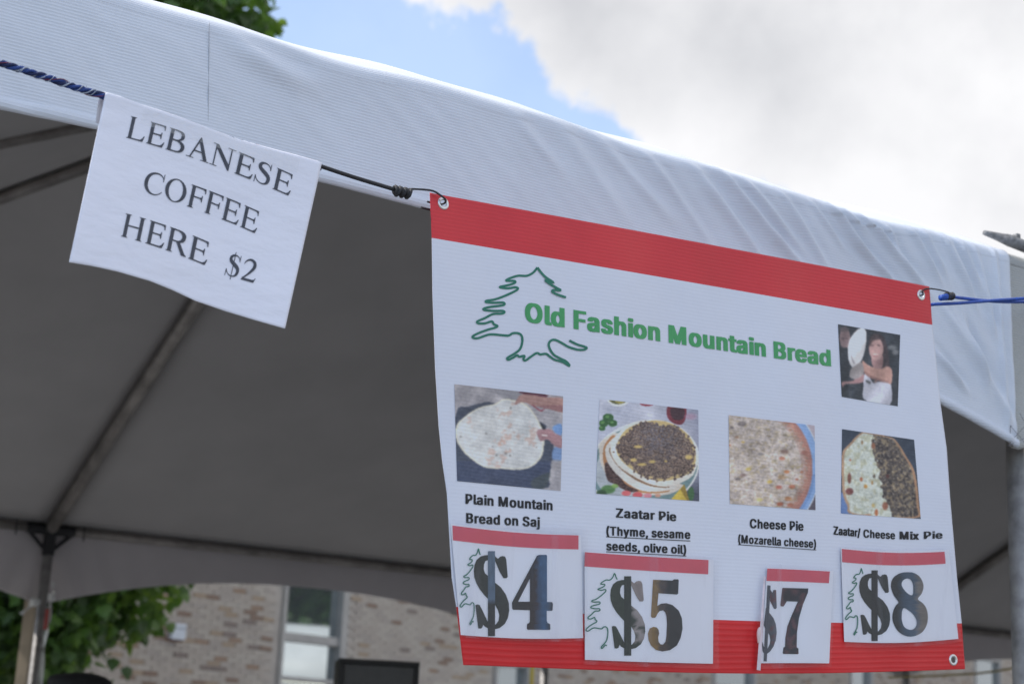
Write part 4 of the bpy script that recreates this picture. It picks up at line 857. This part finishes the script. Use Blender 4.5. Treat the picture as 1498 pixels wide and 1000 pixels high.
def mk_card(label, tag, paper, sleeve, stripe, crop, dollar, num, colfn, apex, left, sag=0., treeend=63, curl=0.):
    ox, oy, k = crop; to = lambda pts: [(ox+x/k, oy+y/k) for x, y in pts]
    pq = np.array(paper, float)
    def warp(px, py):  # extra stand-off so the paper bows a little off the banner
        u = (px-pq[:, 0].min())/(np.ptp(pq[:, 0])); v = (py-pq[:, 1].min())/(np.ptp(pq[:, 1]))
        return .0020+.0022*np.sin(math.pi*np.clip(u, 0, 1))*np.clip(v, 0, 1)+curl*np.clip(v, 0, 1)**2+.0008*np.sin(u*9+v*3)
    PC = lambda px, py, lift: P_ban(px, py, lift, warp(np.asarray(px, float), np.asarray(py, float)))
    base = PC(np.array(pq[:, 0].mean()), np.array(pq[:, 1].mean()), .001)[0]
    t = thing('price_card', base, label, 'price card', 'price cards in plastic sleeves on the banner')
    def patch(name, qd, matl, lift, n=26, sg=0.):
        U2, V2 = np.meshgrid(np.linspace(0, 1, n), np.linspace(0, 1, n)); q = np.array(qd, float)
        x_ = (q[0, 0]*(1-U2)+q[1, 0]*U2)*(1-V2)+(q[3, 0]*(1-U2)+q[2, 0]*U2)*V2; y_ = (q[0, 1]*(1-U2)+q[1, 1]*U2)*(1-V2)+(q[3, 1]*(1-U2)+q[2, 1]*U2)*V2+sg*np.sin(math.pi*U2)
        p3, sh = PC(x_, y_, lift); return mesh(name, p3.reshape(-1, 3), [tuple(f[::-1]) for f in grid_faces(n, n)], matl, t, uv=sh.reshape(-1, 2), smooth=True)
    patch('paper', paper, M_card, 0., sg=sag); patch('red_stripe', stripe, M_cred, .0003, sg=sag)
    polys = []
    if dollar == 7: polys += [[to(D7s)], [to(D7h)], [to(D7b)]]
    else:
        for q in (S_main, S_lo, S_hi, S_bar):
            polys.append([to(aff(q, Sbox, dollar))])
    nd = len(polys); polys.append([to(l) for l in num])
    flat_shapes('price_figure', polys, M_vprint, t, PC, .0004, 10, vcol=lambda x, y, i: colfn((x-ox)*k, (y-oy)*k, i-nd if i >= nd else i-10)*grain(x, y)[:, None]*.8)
    sx = (apex[0]-left[0])/(645-65.); sy = (left[1]-apex[1])/(680-68.)
    TT = [(apex[0]+(x-645)*sx, apex[1]+(y-68)*sy) for x, y in ([(700, 135), (675, 108)]+LG_L[:treeend])]
    if dollar != 7: ribbon_mesh('cedar_outline', smooth_path(to(TT), 3), 1.6, M_dgreen, t, PC, .0006)
    s_ = patch('sleeve', sleeve, M_sleeve, .0022, 30, sg=sag)
    return t, PC, patch
M_cred = mat('card_red_print', (.70, .10, .14), .4, 0, .05, 30)
def C(*c): return alb(*c)
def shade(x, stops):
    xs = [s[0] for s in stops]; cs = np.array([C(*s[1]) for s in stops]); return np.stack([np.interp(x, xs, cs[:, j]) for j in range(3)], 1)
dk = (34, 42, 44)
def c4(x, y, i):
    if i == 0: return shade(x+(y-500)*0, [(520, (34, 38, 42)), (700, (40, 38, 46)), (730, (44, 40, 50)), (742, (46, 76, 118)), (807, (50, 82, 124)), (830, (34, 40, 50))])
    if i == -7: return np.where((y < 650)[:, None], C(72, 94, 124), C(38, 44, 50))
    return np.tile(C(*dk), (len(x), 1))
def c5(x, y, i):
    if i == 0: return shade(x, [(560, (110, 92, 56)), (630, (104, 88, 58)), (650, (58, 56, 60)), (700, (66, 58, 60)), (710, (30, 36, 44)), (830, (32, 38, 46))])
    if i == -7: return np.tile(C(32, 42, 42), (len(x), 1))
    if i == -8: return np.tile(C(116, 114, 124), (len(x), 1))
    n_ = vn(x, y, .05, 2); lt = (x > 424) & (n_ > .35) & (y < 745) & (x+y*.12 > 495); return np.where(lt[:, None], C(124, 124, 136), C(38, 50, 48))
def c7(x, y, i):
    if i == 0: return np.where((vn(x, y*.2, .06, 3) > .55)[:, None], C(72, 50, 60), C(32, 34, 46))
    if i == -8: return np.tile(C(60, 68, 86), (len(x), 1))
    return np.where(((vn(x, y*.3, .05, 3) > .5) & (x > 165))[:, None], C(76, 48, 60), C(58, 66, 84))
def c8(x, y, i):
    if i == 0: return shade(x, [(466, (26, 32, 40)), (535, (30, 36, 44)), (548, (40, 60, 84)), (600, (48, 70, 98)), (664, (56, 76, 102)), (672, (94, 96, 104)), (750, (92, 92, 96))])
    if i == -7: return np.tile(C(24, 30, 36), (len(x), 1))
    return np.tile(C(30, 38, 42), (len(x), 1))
dummy = 0
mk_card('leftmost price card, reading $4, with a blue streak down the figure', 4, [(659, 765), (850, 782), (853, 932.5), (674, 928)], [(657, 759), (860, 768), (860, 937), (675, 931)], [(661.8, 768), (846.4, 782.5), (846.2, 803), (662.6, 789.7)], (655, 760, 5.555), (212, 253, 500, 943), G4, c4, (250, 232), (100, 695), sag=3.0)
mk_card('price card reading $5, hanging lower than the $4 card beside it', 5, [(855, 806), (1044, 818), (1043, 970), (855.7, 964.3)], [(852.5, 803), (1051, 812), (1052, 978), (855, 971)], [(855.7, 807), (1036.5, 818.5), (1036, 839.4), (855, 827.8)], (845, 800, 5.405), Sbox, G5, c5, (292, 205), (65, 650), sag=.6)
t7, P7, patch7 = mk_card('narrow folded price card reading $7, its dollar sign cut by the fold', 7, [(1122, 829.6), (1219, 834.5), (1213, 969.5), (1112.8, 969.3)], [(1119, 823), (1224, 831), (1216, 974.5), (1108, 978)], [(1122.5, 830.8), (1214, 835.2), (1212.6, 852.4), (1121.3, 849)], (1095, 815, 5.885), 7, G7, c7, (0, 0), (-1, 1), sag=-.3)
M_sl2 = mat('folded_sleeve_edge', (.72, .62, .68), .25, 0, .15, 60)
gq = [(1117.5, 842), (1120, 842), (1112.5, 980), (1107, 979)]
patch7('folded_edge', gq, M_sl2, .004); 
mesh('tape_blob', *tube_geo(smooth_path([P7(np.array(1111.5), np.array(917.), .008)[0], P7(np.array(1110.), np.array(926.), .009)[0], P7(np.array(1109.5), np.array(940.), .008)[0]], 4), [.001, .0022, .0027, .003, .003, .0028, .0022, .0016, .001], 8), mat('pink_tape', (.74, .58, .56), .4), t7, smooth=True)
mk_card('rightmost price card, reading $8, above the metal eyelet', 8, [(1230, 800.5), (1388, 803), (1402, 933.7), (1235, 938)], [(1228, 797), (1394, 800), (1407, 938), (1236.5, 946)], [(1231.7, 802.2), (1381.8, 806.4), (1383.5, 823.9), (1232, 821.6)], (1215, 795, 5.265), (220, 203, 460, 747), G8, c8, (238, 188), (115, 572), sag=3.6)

# ------------------------------------------------------------------ the paper sign
def wp(s, h): return .006*np.sin(s*16.+.4)*np.clip((.70-h)/.2, 0, 1)+.003*np.sin(s*7+h*20)
def P_pap(px, py, lift=0.):
    px = np.asarray(px, float); py = np.asarray(py, float); v = cR*((px-749)/F)[..., None]-cU*((py-500)/F)[..., None]+cD; w_ = np.full(px.shape, W_SIGN)
    for _ in range(3):
        q = v*(w_/(v @ E_))[..., None]; w_ = W_SIGN-.012-wp(q @ D, q[..., 2])-lift-.10*np.clip(.70-q[..., 2], 0, .3)
    q = v*(w_/(v @ E_))[..., None]; return q+np.array([0, 0, CAMZ]), np.stack([q @ D, q[..., 2]], -1)
sign = thing('paper_sign', P_pap(np.array(312.), np.array(189.))[0], 'white paper sheet with serif lettering taped over the rope at left', 'sign')
tp = np.array([(154.5, 135.5), (181, 143), (211, 154.6), (240, 163.5), (273, 175), (312, 190), (352, 205), (380, 213), (409, 221), (440, 229), (471, 238)]); bt = np.array([(101, 383.5), (135, 389), (171.6, 397), (220, 411), (252, 424), (286, 440), (330, 455), (373, 468), (417, 480.5)])
n = 90; u = np.linspace(0, 1, n); pu = lambda A: np.stack([np.interp(u, (A[:, 0]-A[0, 0])/(A[-1, 0]-A[0, 0]), A[:, j]) for j in (0, 1)], 1)
TT, BB = pu(tp), pu(bt); nvp = 70; vv = np.linspace(0, 1, nvp)
G_ = TT[None]*(1-vv[:, None, None])+BB[None]*vv[:, None, None]
p3, sh = P_pap(G_[..., 0], G_[..., 1])
back = p3[0]; extra_rows = []
for dw, dh in ((.026, -.03), (.026, -.002), (.013, .006)): extra_rows.append(back+E_*dw+Z_*dh)
allp = np.concatenate([np.array(extra_rows), p3], 0); sh = np.concatenate([np.repeat(sh[:1], 3, 0), sh], 0)
o = mesh('sheet', allp.reshape(-1, 3), [tuple(f[::-1]) for f in grid_faces(nvp+3, n)], M_paper, sign, uv=sh.reshape(-1, 2), smooth=True)
md = o.modifiers.new('solid', 'SOLIDIFY'); md.thickness = .00015; md.offset = -1
tq = [(212, 158), (440, 232), (434, 252), (204, 180)]
U2, V2 = np.meshgrid(np.linspace(0, 1, 40), np.linspace(0, 1, 10)); q = np.array(tq, float)
x_ = (q[0, 0]*(1-U2)+q[1, 0]*U2)*(1-V2)+(q[3, 0]*(1-U2)+q[2, 0]*U2)*V2; y_ = (q[0, 1]*(1-U2)+q[1, 1]*U2)*(1-V2)+(q[3, 1]*(1-U2)+q[2, 1]*U2)*V2
pt3, _s = P_pap(x_, y_, .0009); mesh('clear_tape', pt3.reshape(-1, 3), [tuple(f[::-1]) for f in grid_faces(10, 40)], M_tape, sign, smooth=True)
def stem(x, w=52, y0=0, y1=662): s = 95; return [(x-s, y0), (x+s, y0), (x+s, y0+15), (x+w+10, y0+22), (x+w, y0+45), (x+w, y1-45), (x+w+10, y1-22), (x+s, y1-15), (x+s, y1), (x-s, y1), (x-s, y1-15), (x-w-10, y1-22), (x-w, y1-45), (x-w, y0+45), (x-w-10, y0+22), (x-s, y0+15)]
def rect(a, b, c, d): return [(a, b), (c, b), (c, d), (a, d)]
def vstroke(p):
    q = np.array(smooth_path(p, 6)); a, b = ribbon(q[:, :2], q[:, 2]); return [tuple(v) for v in a]+[tuple(v) for v in b[::-1]]
top_arm = [(160, 662), (546, 662), (550, 519), (525, 519), (515, 580), (480, 618), (400, 624), (160, 624)]; mid_arm = [(180, 364), (400, 364), (440, 378), (455, 440), (478, 440), (478, 243), (455, 243), (440, 308), (400, 326), (180, 326)]; bot_arm = [(160, 0), (552, 0), (597, 169), (570, 169), (530, 90), (470, 46), (400, 38), (160, 38)]
Sg = [[vstroke([(455, 505, 16), (430, 575, 26), (370, 628, 32), (280, 644, 44), (190, 615, 76), (142, 545, 96), (160, 465, 108), (240, 405, 118), (340, 345, 122), (425, 275, 112), (448, 185, 98), (418, 85, 78), (350, 32, 46), (260, 14, 36), (160, 45, 30), (95, 110, 24), (62, 190, 16)])], [rect(448, 480, 470, 676)], [rect(45, -14, 66, 205)]]
ell = lambda cx, cy, rx, ry, n=40, rev=False: [(cx+rx*math.cos(2*math.pi*i/n*(-1 if rev else 1)), cy+ry*math.sin(2*math.pi*i/n*(-1 if rev else 1))) for i in range(n)]
GL = {'L': (611, [[stem(160)], [[(160, 0), (560, 0), (598, 174), (573, 174), (540, 100), (480, 48), (400, 38), (160, 38)]]]),
 'E': (611, [[stem(160)], [top_arm], [mid_arm], [bot_arm]]), 'F': (556, [[stem(160)], [top_arm], [mid_arm]]),
 'H': (722, [[stem(150)], [stem(572)], [rect(195, 326, 530, 366)]]),
 'B': (667, [[stem(150)], [smooth_path([(150, 662), (330, 662), (450, 640), (520, 590), (540, 510), (520, 430), (450, 375), (400, 355), (300, 350), (150, 350)], 2), [(185, 368), (300, 368), (370, 385), (425, 430), (442, 500), (437, 550), (400, 600), (320, 625), (185, 625)]], [smooth_path([(150, 370), (380, 365), (500, 330), (575, 265), (593, 180), (570, 95), (500, 30), (380, 0), (150, 0)], 2), [(185, 40), (310, 36), (400, 45), (465, 90), (487, 170), (475, 235), (420, 295), (330, 328), (185, 332)]]]),
 'A': (722, [[[(338, 674), (369, 674), (648, 30), (536, 30), (318, 560)]], [[(108, 10), (150, 10), (347, 552), (340, 674)]], [rect(190, 220, 470, 258)], [rect(15, 0, 245, 20)], [rect(455, 0, 706, 20)]]),
 'N': (722, [[rect(105, 10, 142, 640)], [rect(12, 0, 235, 20)], [[(95, 648), (172, 662), (585, 150), (585, -11), (566, -11), (105, 575)]], [rect(12, 643, 175, 662)], [rect(566, -11, 604, 650)], [rect(460, 643, 707, 662)]]),
 'S': (556, Sg),
 'C': (667, [[vstroke([(612, 500, 18), (575, 575, 28), (490, 632, 36), (370, 644, 46), (230, 592, 72), (140, 480, 98), (108, 330, 110), (140, 180, 98), (230, 68, 72), (350, 20, 42), (470, 28, 34), (570, 88, 26), (630, 150, 18)])], [rect(600, 450, 622, 676)]]),
 'O': (722, [[ell(361, 331, 327, 345), ell(361, 331, 215, 316, 40, True)]]),
 'R': (667, [[stem(150)], [smooth_path([(150, 662), (340, 662), (480, 640), (555, 570), (560, 480), (530, 390), (450, 335), (340, 318), (150, 318)], 2), [(185, 354), (300, 352), (370, 365), (425, 400), (452, 470), (450, 530), (410, 590), (330, 624), (185, 625)]], [[(300, 340), (415, 335), (600, 60), (660, 19), (660, 0), (515, 0)]]]),
 '$': (500, [[[(x*.86, y) for x, y in l] for l in g] for g in Sg]+[[rect(214, -95, 236, 740)]]),
 '2': (500, [[vstroke([(38, 480, 16), (80, 570, 34), (160, 632, 54), (245, 642, 70), (335, 592, 90), (365, 500, 98), (340, 400, 90), (270, 290, 72), (180, 175, 52), (60, 50, 46)])], [[(30, 0), (425, 0), (475, 140), (455, 140), (420, 90), (370, 75), (90, 75), (30, 22)]]]), ' ': (250, [])}
def serif_line(s, b0, bm_, b1, u0, u1):
    x = 0; polys = []
    for ch in s:
        wd, gl_ = GL[ch]
        for loops in gl_: polys.append([[(x+p[0], p[1]) for p in l] for l in loops])
        x += wd
    allx = [p[0] for g_ in polys for l in g_ for p in l]; x0, x1 = min(allx), max(allx)
    b0, bm_, b1, u0, u1 = (np.array(v, float) for v in (b0, bm_, b1, u0, u1))
    def mp(p):
        t = (p[0]-x0)/(x1-x0); B = b0*(1-t)*(1-2*t)+bm_*4*t*(1-t)+b1*t*(2*t-1); U = u0*(1-t)+u1*t; q = B+U*p[1]/662; return (q[0], q[1])
    polys = [[[mp(p) for p in l] for l in loops] for loops in polys]
    flat_shapes('lettering', polys, M_ink, sign, P_pap, .0005, 10, zstep=.00004)
serif_line('LEBANESE', (184.6, 201.3), (304, 238.6), (423.8, 287), (7.2, -31.5), (7, -30.5))
serif_line('COFFEE', (208, 280.5), (293, 308.3), (374.5, 341.8), (7.2, -32), (7, -31.5))
serif_line('HERE', (177, 345.5), (239, 364), (301.6, 388.7), (7.2, -33.5), (6.8, -33.5))
serif_line('$2', (328.5, 401.5), (351, 408), (372.5, 414.2), (7.2, -31.5), (7.2, -31.5))

# ------------------------------------------------------------------ ropes and cords
def prope(px, py, dw=0.): s_, h_ = onw(px, py, W_SIGN-dw); return SW(s_, W_SIGN-dw, h_)
PL = SW(S0-BAY, WF+.046, H-.05)
rp = smooth_path([PL+np.array([0, 0, .02]), prope(-260, 10, .0), prope(-60, 74), prope(0, 92.5), prope(60, 111), prope(110, 128), prope(155, 142), prope(312, 196), prope(400, 224), prope(470, 245)], 16)
rope = thing('twisted_rope', rp[60], 'blue twisted rope with white and red flecks stretched along the valance at left', 'rope')
M_rb = [mat('rope_blue', (.025, .065, .26), .7, 0, .4, 500, .8, .0008), mat('rope_navy', (.012, .025, .10), .7, 0, .4, 500, .8, .0008), mat('rope_fleck', (.42, .47, .58), .7, 0, .3, 400, .8, .0008), mat('rope_red', (.20, .035, .06), .7, 0, .3, 400)]
rp = np.array(rp); ds = np.concatenate([[0], np.cumsum(np.linalg.norm(np.diff(rp, axis=0), axis=1))]); tot = ds[-1]; ns = 900; sd_ = np.linspace(0, tot, ns); RP = np.stack([np.interp(sd_, ds, rp[:, j]) for j in range(3)], 1)
for k, (mt_, rad_, strr, pit) in enumerate(((0, .0023, .0022, .034), (1, .0023, .0022, .034), (0, .0021, .0022, .034), (2, .0008, .0040, .027), (3, .0005, .0042, .061), (2, .0005, .0042, .017))):
    ph = 2*math.pi*sd_/pit+k*2.094; a_ = RP+(E_[None]*-np.cos(ph)[:, None]+Z_[None]*np.sin(ph)[:, None])*strr*(1+.12*np.sin(sd_*170+k))[:, None]
    mesh('strand', *tube_geo(a_, rad_, 6), M_rb[mt_], rope, smooth=True)
gs = []
for k in range(150):
    i = rng.integers(100, ns-10); d_ = nrm(rng.normal(size=3)); gs.append(tube_geo([RP[i]+d_*.003, RP[i]+d_*.006+nrm(rng.normal(size=3))*.002], .00018, 4))
o = mesh('frayed_fibres', *join(*gs), M_rb[0], rope); setp(o, kind='stuff')
gc = np.array(frame_at(648.5, 297.5)[0])
cord = thing('black_cord', prope(587, 280), 'black elastic cord with a wrapped knot tying the paper to the banner eyelet', 'cord')
mesh('cord', *tube_geo(smooth_path([prope(452, 238, .004), prope(470, 243.5, .006), prope(520, 260, .006), prope(578, 277.5, .006)], 8), .0027, 10), M_cord, cord, smooth=True)
nf = -E_
gs = []; ax = nrm(prope(600, 282)-prope(575, 275)); s1 = nrm(np.cross(ax, nf)); 
for k in range(6):
    c_ = prope(578.5+k*3.8, 278.2+k*.9+(k % 2)*.8, .006); R_ = .0062+(.0012 if k % 2 else 0); a2 = nrm(ax+s1*.25*(1 if k % 2 else -1)); y2 = nrm(np.cross(a2, nf)); z2 = np.cross(y2, a2)
    gs.append(ring_geo(c_, y2, z2, a2, R_*.78, .0024, .0024, 20, 8))
gs.append(tube_geo([prope(577, 277.5, .006), prope(600, 284, .006)], .005, 10))
mesh('knot', *join(*gs), M_cord, cord, smooth=True)
mesh('tie_loop', *tube_geo(smooth_path([prope(598, 276.5, .008), prope(615, 277, .009), prope(632, 279, .010), prope(642, 284, .011), gc+nf*.006+Z_*.003, gc+nf*-.004, gc-nf*.008-D*.02], 6), .0014, 8), M_cord, cord, smooth=True)
mesh('cord_end', *tube_geo([prope(616, 303.5, .0), prope(634, 308, -.004)], .0016, 8), M_cord, cord)
g2 = np.array(frame_at(1347.5, 431.5)[0]); PR = TB(0, wfi)+D*.058
bun = thing('bungee_cord', prope(1388, 434), 'doubled blue cord with black loop running from the banner eyelet to the right pole', 'cord')
pr_h = PR.copy(); pr_h[2] = onP(1500, 440, WF)[2]
endc = lambda dh: PR*np.array([1, 1, 0])+np.array([0, 0, pr_h[2]+dh])-E_*.036
mesh('cord', *tube_geo(smooth_path([prope(1365, 445, .004), prope(1400, 443.5, .006), prope(1440, 440.5, .006), prope(1475, 438, .004), prope(1520, 437, -.01), endc(.004)+D*.05], 8), .0027, 10), M_bblue, bun, smooth=True)
mesh('cord', *tube_geo(smooth_path([prope(1392, 434, .006), prope(1425, 438, .003), prope(1460, 441, .0), prope(1498, 441.5, -.002), prope(1530, 442, -.014), endc(-.006)+D*.055], 8), .0027, 10), M_bblue, bun, smooth=True)
mesh('cord', *tube_geo([prope(1350, 448, -.006), prope(1366, 445, .003)], .0027, 8), M_bblue, bun)
gs = [tube_geo([prope(1376, 435.5, .008), prope(1392, 433, .008)], .0052, 12)]
mesh('cord_end', *gs[0], M_bblue, bun, smooth=True)
gs = [ring_geo(prope(1385+k*3.4, 433.2, .008), nrm(np.cross(nrm(D*.8+E_*.2), Z_)), Z_, nrm(D), .0052, .0020, .0020, 18, 8) for k in range(3)]
mesh('knot', *join(*gs), M_cord, bun, smooth=True)
mesh('tie_loop', *tube_geo(smooth_path([g2-nf*.006, g2+nf*.004, prope(1350, 425, .010), prope(1358, 422, .012), prope(1375, 424, .012), prope(1388, 427.5, .012)], 6), .0013, 8), M_cord, bun, smooth=True)
# strands going off to the corner pole: a few turns round it
gs = []
for k in range(3):
    c_ = np.array([PR[0], PR[1], pr_h[2]+.004*k-.004]); gs.append(ring_geo(c_, D, E_, Z_, .0285, .0027, .0027, 24, 8))
mesh('pole_wrap', *join(*gs), M_bblue, bun, smooth=True)

# ------------------------------------------------------------------ things under and behind the tent
def at(px, py, y): v = raydir(px, py); v = v*(y/v[1]); return v+np.array([0, 0, CAMZ])
# wooden prop and ribbons by the back pole
wt = at(46, 878, 8.0); wbm = at(12, 1150, 8.0); wbm[2] = 0
wp_ = nrm(wt-wbm)
mesh_w = mesh('wooden_post', *box_geo((wt+wbm)/2, nrm(np.cross(np.array([0, 1., 0]), wp_)), nrm(np.cross(wp_, np.cross(np.array([0, 1., 0]), wp_))), wp_, .055, .04, np.linalg.norm(wt-wbm), .004), mat('pale_timber', (.42, .34, .25), .7, 0, .2, 8, .3), base=wbm)
setp(mesh_w, 'pale wooden post leaning beside the back tent pole', 'post')
M_rib = mat('white_ribbon', (.70, .70, .68), .6, 0, .1, 20)
def ribbon3(name, pts, w, matl, par, tw=0.):
    P_ = smooth_path(pts, 5); V = []; 
    for i, p in enumerate(P_):
        a_ = tw*i; d_ = np.array([math.cos(a_), .4, math.sin(a_)*.6]); d_ = nrm(d_)*w/2; V += [p-d_, p+d_]
    n_ = len(P_); return mesh(name, V, [(2*i, 2*i+1, 2*i+3, 2*i+2) for i in range(n_-1)], matl, par)
yy = 7.85
rb = thing('ribbon', at(48, 882, yy), 'white ribbon knotted round the back tent pole with a loose end', 'ribbon')
mesh('knot', *tube_geo([at(46, 878, yy-.05), at(57, 882, yy-.05)], [.026, .018], 10), M_rib, rb, smooth=True)
ribbon3('loose_end', [at(50, 882, yy-.05), at(38, 893, yy-.05), at(31, 898, yy-.06)], .03, M_rib, rb, .25)
st = thing('hanging_strap', at(76, 856, yy+.1), 'white and red strap hanging down beside the back tent pole', 'strap')
o = ribbon3('strap', [at(77, 850, yy+.1), at(79, 866, yy+.1), at(74, 882, yy+.1), at(72, 910, yy+.1), at(66, 935, yy+.1), at(62, 975, yy+.1), at(57, 1040, yy+.1)], .018, M_rib, st, .5)
mesh('red_tag', *box_geo(at(68, 905, yy+.08), X3[0], X3[1], X3[2], .02, .01, .1, .003), mat('red_webbing', (.35, .07, .06), .7), st)
mesh('buckle', *box_geo(at(75, 873, yy+.07), X3[0], X3[1], X3[2], .03, .02, .035, .006), M_rib, st)
# loudspeaker on a stand
spk = thing('loudspeaker', (at(548, 962, 6.2)[0], 6.35, 0), 'black box loudspeaker with a grey front panel standing in front of the brick wall', 'loudspeaker')
tl = at(545, 964, 6.2); fa = math.radians(8); fx = np.array([math.cos(fa), math.sin(fa), 0]); fy = np.array([-math.sin(fa), math.cos(fa), 0])
cx_ = (at(479, 970, 6.2)+at(614, 970, 6.2))/2; wdt = np.linalg.norm(at(496, 970, 6.2)-at(614, 970, 6.2))
cc = np.array([at(555, 970, 6.2)[0], 6.2, tl[2]-.30]) + fy*.17
mesh('cabinet', *box_geo(cc, fx, fy, Z_, wdt+.004, .34, .60, .012), M_blk, spk)
mesh('frame', *join(*[box_geo(cc-fy*.176+fx*a_+Z_*b_, fx, fy, Z_, c_, .022, d_, .004) for a_, b_, c_, d_ in ((0, .29, wdt, .018), (0, -.29, wdt, .018), (-wdt/2+.010, 0, .018, .56), (wdt/2-.010, 0, .018, .56))]), M_blk, spk)
mesh('front_panel', *box_geo(cc-fy*.172, fx, fy, Z_, wdt-.04, .012, .555, .003), mat('grey_grille', (.085, .085, .088), .5, 0, .1, 30), spk)
mesh('stand_pole', *tube_geo([(cc[0], cc[1], .1), (cc[0], cc[1], cc[2]-.3)], .018, 12), M_blk, spk)
for k in range(3):
    a_ = 2.1*k+.3; mesh('leg', *tube_geo([(cc[0], cc[1], .75), (cc[0]+.45*math.cos(a_), cc[1]+.45*math.sin(a_), .02)], .012, 8), M_blk, spk)
# person in a black cap (only the cap shows over the bottom edge)
hd = at(114, 983, 5.8); hx, hy, hz = hd[0], 5.85, hd[2]
per = thing('person', (hx, hy, 0), 'person in a black cap and dark jacket standing inside the tent near the left pole', 'person')
def skin_body(name, joints, edges, matl, sub=2):
    me = bpy.data.meshes.new(name); me.from_pydata([tuple(np.array(j[0])-WLOC[per]) for j in joints], edges, []); me.materials.append(matl)
    o = bpy.data.objects.new(name, me); col.objects.link(o); o.parent = per; sk = o.modifiers.new('skin', 'SKIN'); 
    for i, j in enumerate(joints): me.skin_vertices[0].data[i].radius = (j[1], j[2])
    me.skin_vertices[0].data[0].use_root = True; sb = o.modifiers.new('sub', 'SUBSURF'); sb.levels = sub; sb.render_levels = sub
    for p in me.polygons: p.use_smooth = True
    return o
z0 = hz-.02; J = lambda x, y, z, a, b=None: ((hx+x, hy+y, z), a, b or a)
S_ = z0/1.80
jt = [J(0, 0, .98*S_, .15, .11), J(0, .01, 1.18*S_, .14, .10), J(0, .01, 1.38*S_, .17, .11), J(0, 0, 1.50*S_, .07, .06), J(0, -.01, 1.585*S_, .05, .05),
      J(.19, 0, 1.43*S_, .055), J(.25, .01, 1.16*S_, .045), J(.24, -.08, .90*S_, .034), J(-.19, 0, 1.43*S_, .055), J(-.25, .01, 1.16*S_, .045), J(-.24, -.08, .90*S_, .034),
      J(.10, 0, .90*S_, .09), J(.11, -.01, .50*S_, .062), J(.11, .02, .10*S_, .045), J(.12, -.10, .045, .04), J(-.10, 0, .90*S_, .09), J(-.11, -.01, .50*S_, .062), J(-.11, .02, .10*S_, .045), J(-.12, -.10, .045, .04)]
M_skin = mat('skin', (.42, .26, .19), .5, 0, .08, 10); M_jkt = mat('dark_jacket', (.03, .032, .04), .8, 0, .2, 12, .4)
skin_body('body', jt, [(0, 1), (1, 2), (2, 3), (3, 4), (2, 5), (5, 6), (6, 7), (2, 8), (8, 9), (9, 10), (0, 11), (11, 12), (12, 13), (13, 14), (0, 15), (15, 16), (16, 17), (17, 18)], M_jkt)
hb_ = [J(0, -.01, 1.55*S_, .052), J(0, -.01, 1.61*S_, .062, .07), J(0, -.012, 1.67*S_, .074, .088), J(0, -.005, 1.73*S_, .068, .085)]
skin_body('head', hb_, [(0, 1), (1, 2), (2, 3)], M_skin)
skin_body('nose', [J(0, -.10, 1.68*S_, .012), J(0, -.122, 1.645*S_, .015)], [(0, 1)], M_skin, 1)
for sx in (-1, 1): 
    skin_body('ear', [J(sx*.082, 0, 1.69*S_, .010, .02), J(sx*.084, 0, 1.645*S_, .008, .014)], [(0, 1)], M_skin, 1)
    hd_ = [J(sx*.24, -.08, .90*S_, .032, .02), J(sx*.24, -.10, .84*S_, .036, .016)]; skin_body('hand', hd_, [(0, 1)], M_skin, 1)
    for q in range(4): skin_body('finger', [J(sx*(.222+.013*q), -.105, .825*S_, .0085), J(sx*(.220+.013*q), -.115, .785*S_+.004*abs(q-1), .008), J(sx*(.216+.012*q), -.108, .755*S_+.006*abs(q-1), .007)], [(0, 1), (1, 2)], M_skin, 1)
    skin_body('thumb', [J(sx*.212, -.10, .865*S_, .010), J(sx*.198, -.118, .83*S_, .009)], [(0, 1)], M_skin, 1)
# cap: soft crown with a band and short peak
V = []; Fs = []; nr, nc = 9, 28
prof = [(.098, -.055), (.101, -.03), (.112, -.012), (.116, 0.004), (.108, .018), (.088, .028), (.058, .034), (.028, .0365), (.001, .037)]
for i, (r_, h_) in enumerate(prof):
    for k in range(nc):
        a_ = 2*math.pi*k/nc; V.append((hx+r_*math.cos(a_)*.98, hy-.005+r_*math.sin(a_)*1.15, hz-.037+h_+.003*math.sin(3*a_+i)*(i > 2)))
for i in range(nr-1):
    for k in range(nc): Fs.append((i*nc+k, i*nc+(k+1) % nc, (i+1)*nc+(k+1) % nc, (i+1)*nc+k))
cap = mesh('cap', V, Fs, mat('black_cap_cloth', (.012, .012, .014), .85, 0, .3, 30, .5), per, smooth=True)
V = []; 
for k in range(15):
    a_ = math.pi*(1.15+.7*k/14); V += [(hx+.095*math.cos(a_), hy-.005+.11*math.sin(a_), hz-.078), (hx+.11*math.cos(a_), hy-.02+.175*math.sin(a_), hz-.098)]
mesh('peak', V, [(2*i, 2*i+1, 2*i+3, 2*i+2) for i in range(14)], M_blk, cap, smooth=True)
# yellow guy line to the right behind the banner
yl = mesh('guy_line', *tube_geo(smooth_path([at(1300, 990, 9.5), at(1380, 987, 9.0), at(1440, 983, 8.6), at(1500, 972, 8.2), at(1600, 940, 7.6)], 6), .006, 8), mat('yellow_rope', (.42, .33, .12), .7), base=at(1380, 987, 9.0))
setp(yl, 'thin yellow line sagging behind the lower right corner of the banner', 'rope')
yp = mesh('caution_post', *tube_geo([at(779.5, 985, 16.)*np.array([1, 1, 0]), at(779.5, 950, 16.)], .022, 10), mat('yellow_paint', (.45, .33, .04), .6), base=at(779.5, 985, 16.)*np.array([1, 1, 0]))
setp(yp, 'thin yellow post seen under the banner beside the middle back pole', 'post')
print('objects', len(bpy.data.objects), 'wins', wins, sill_z, mull_z)
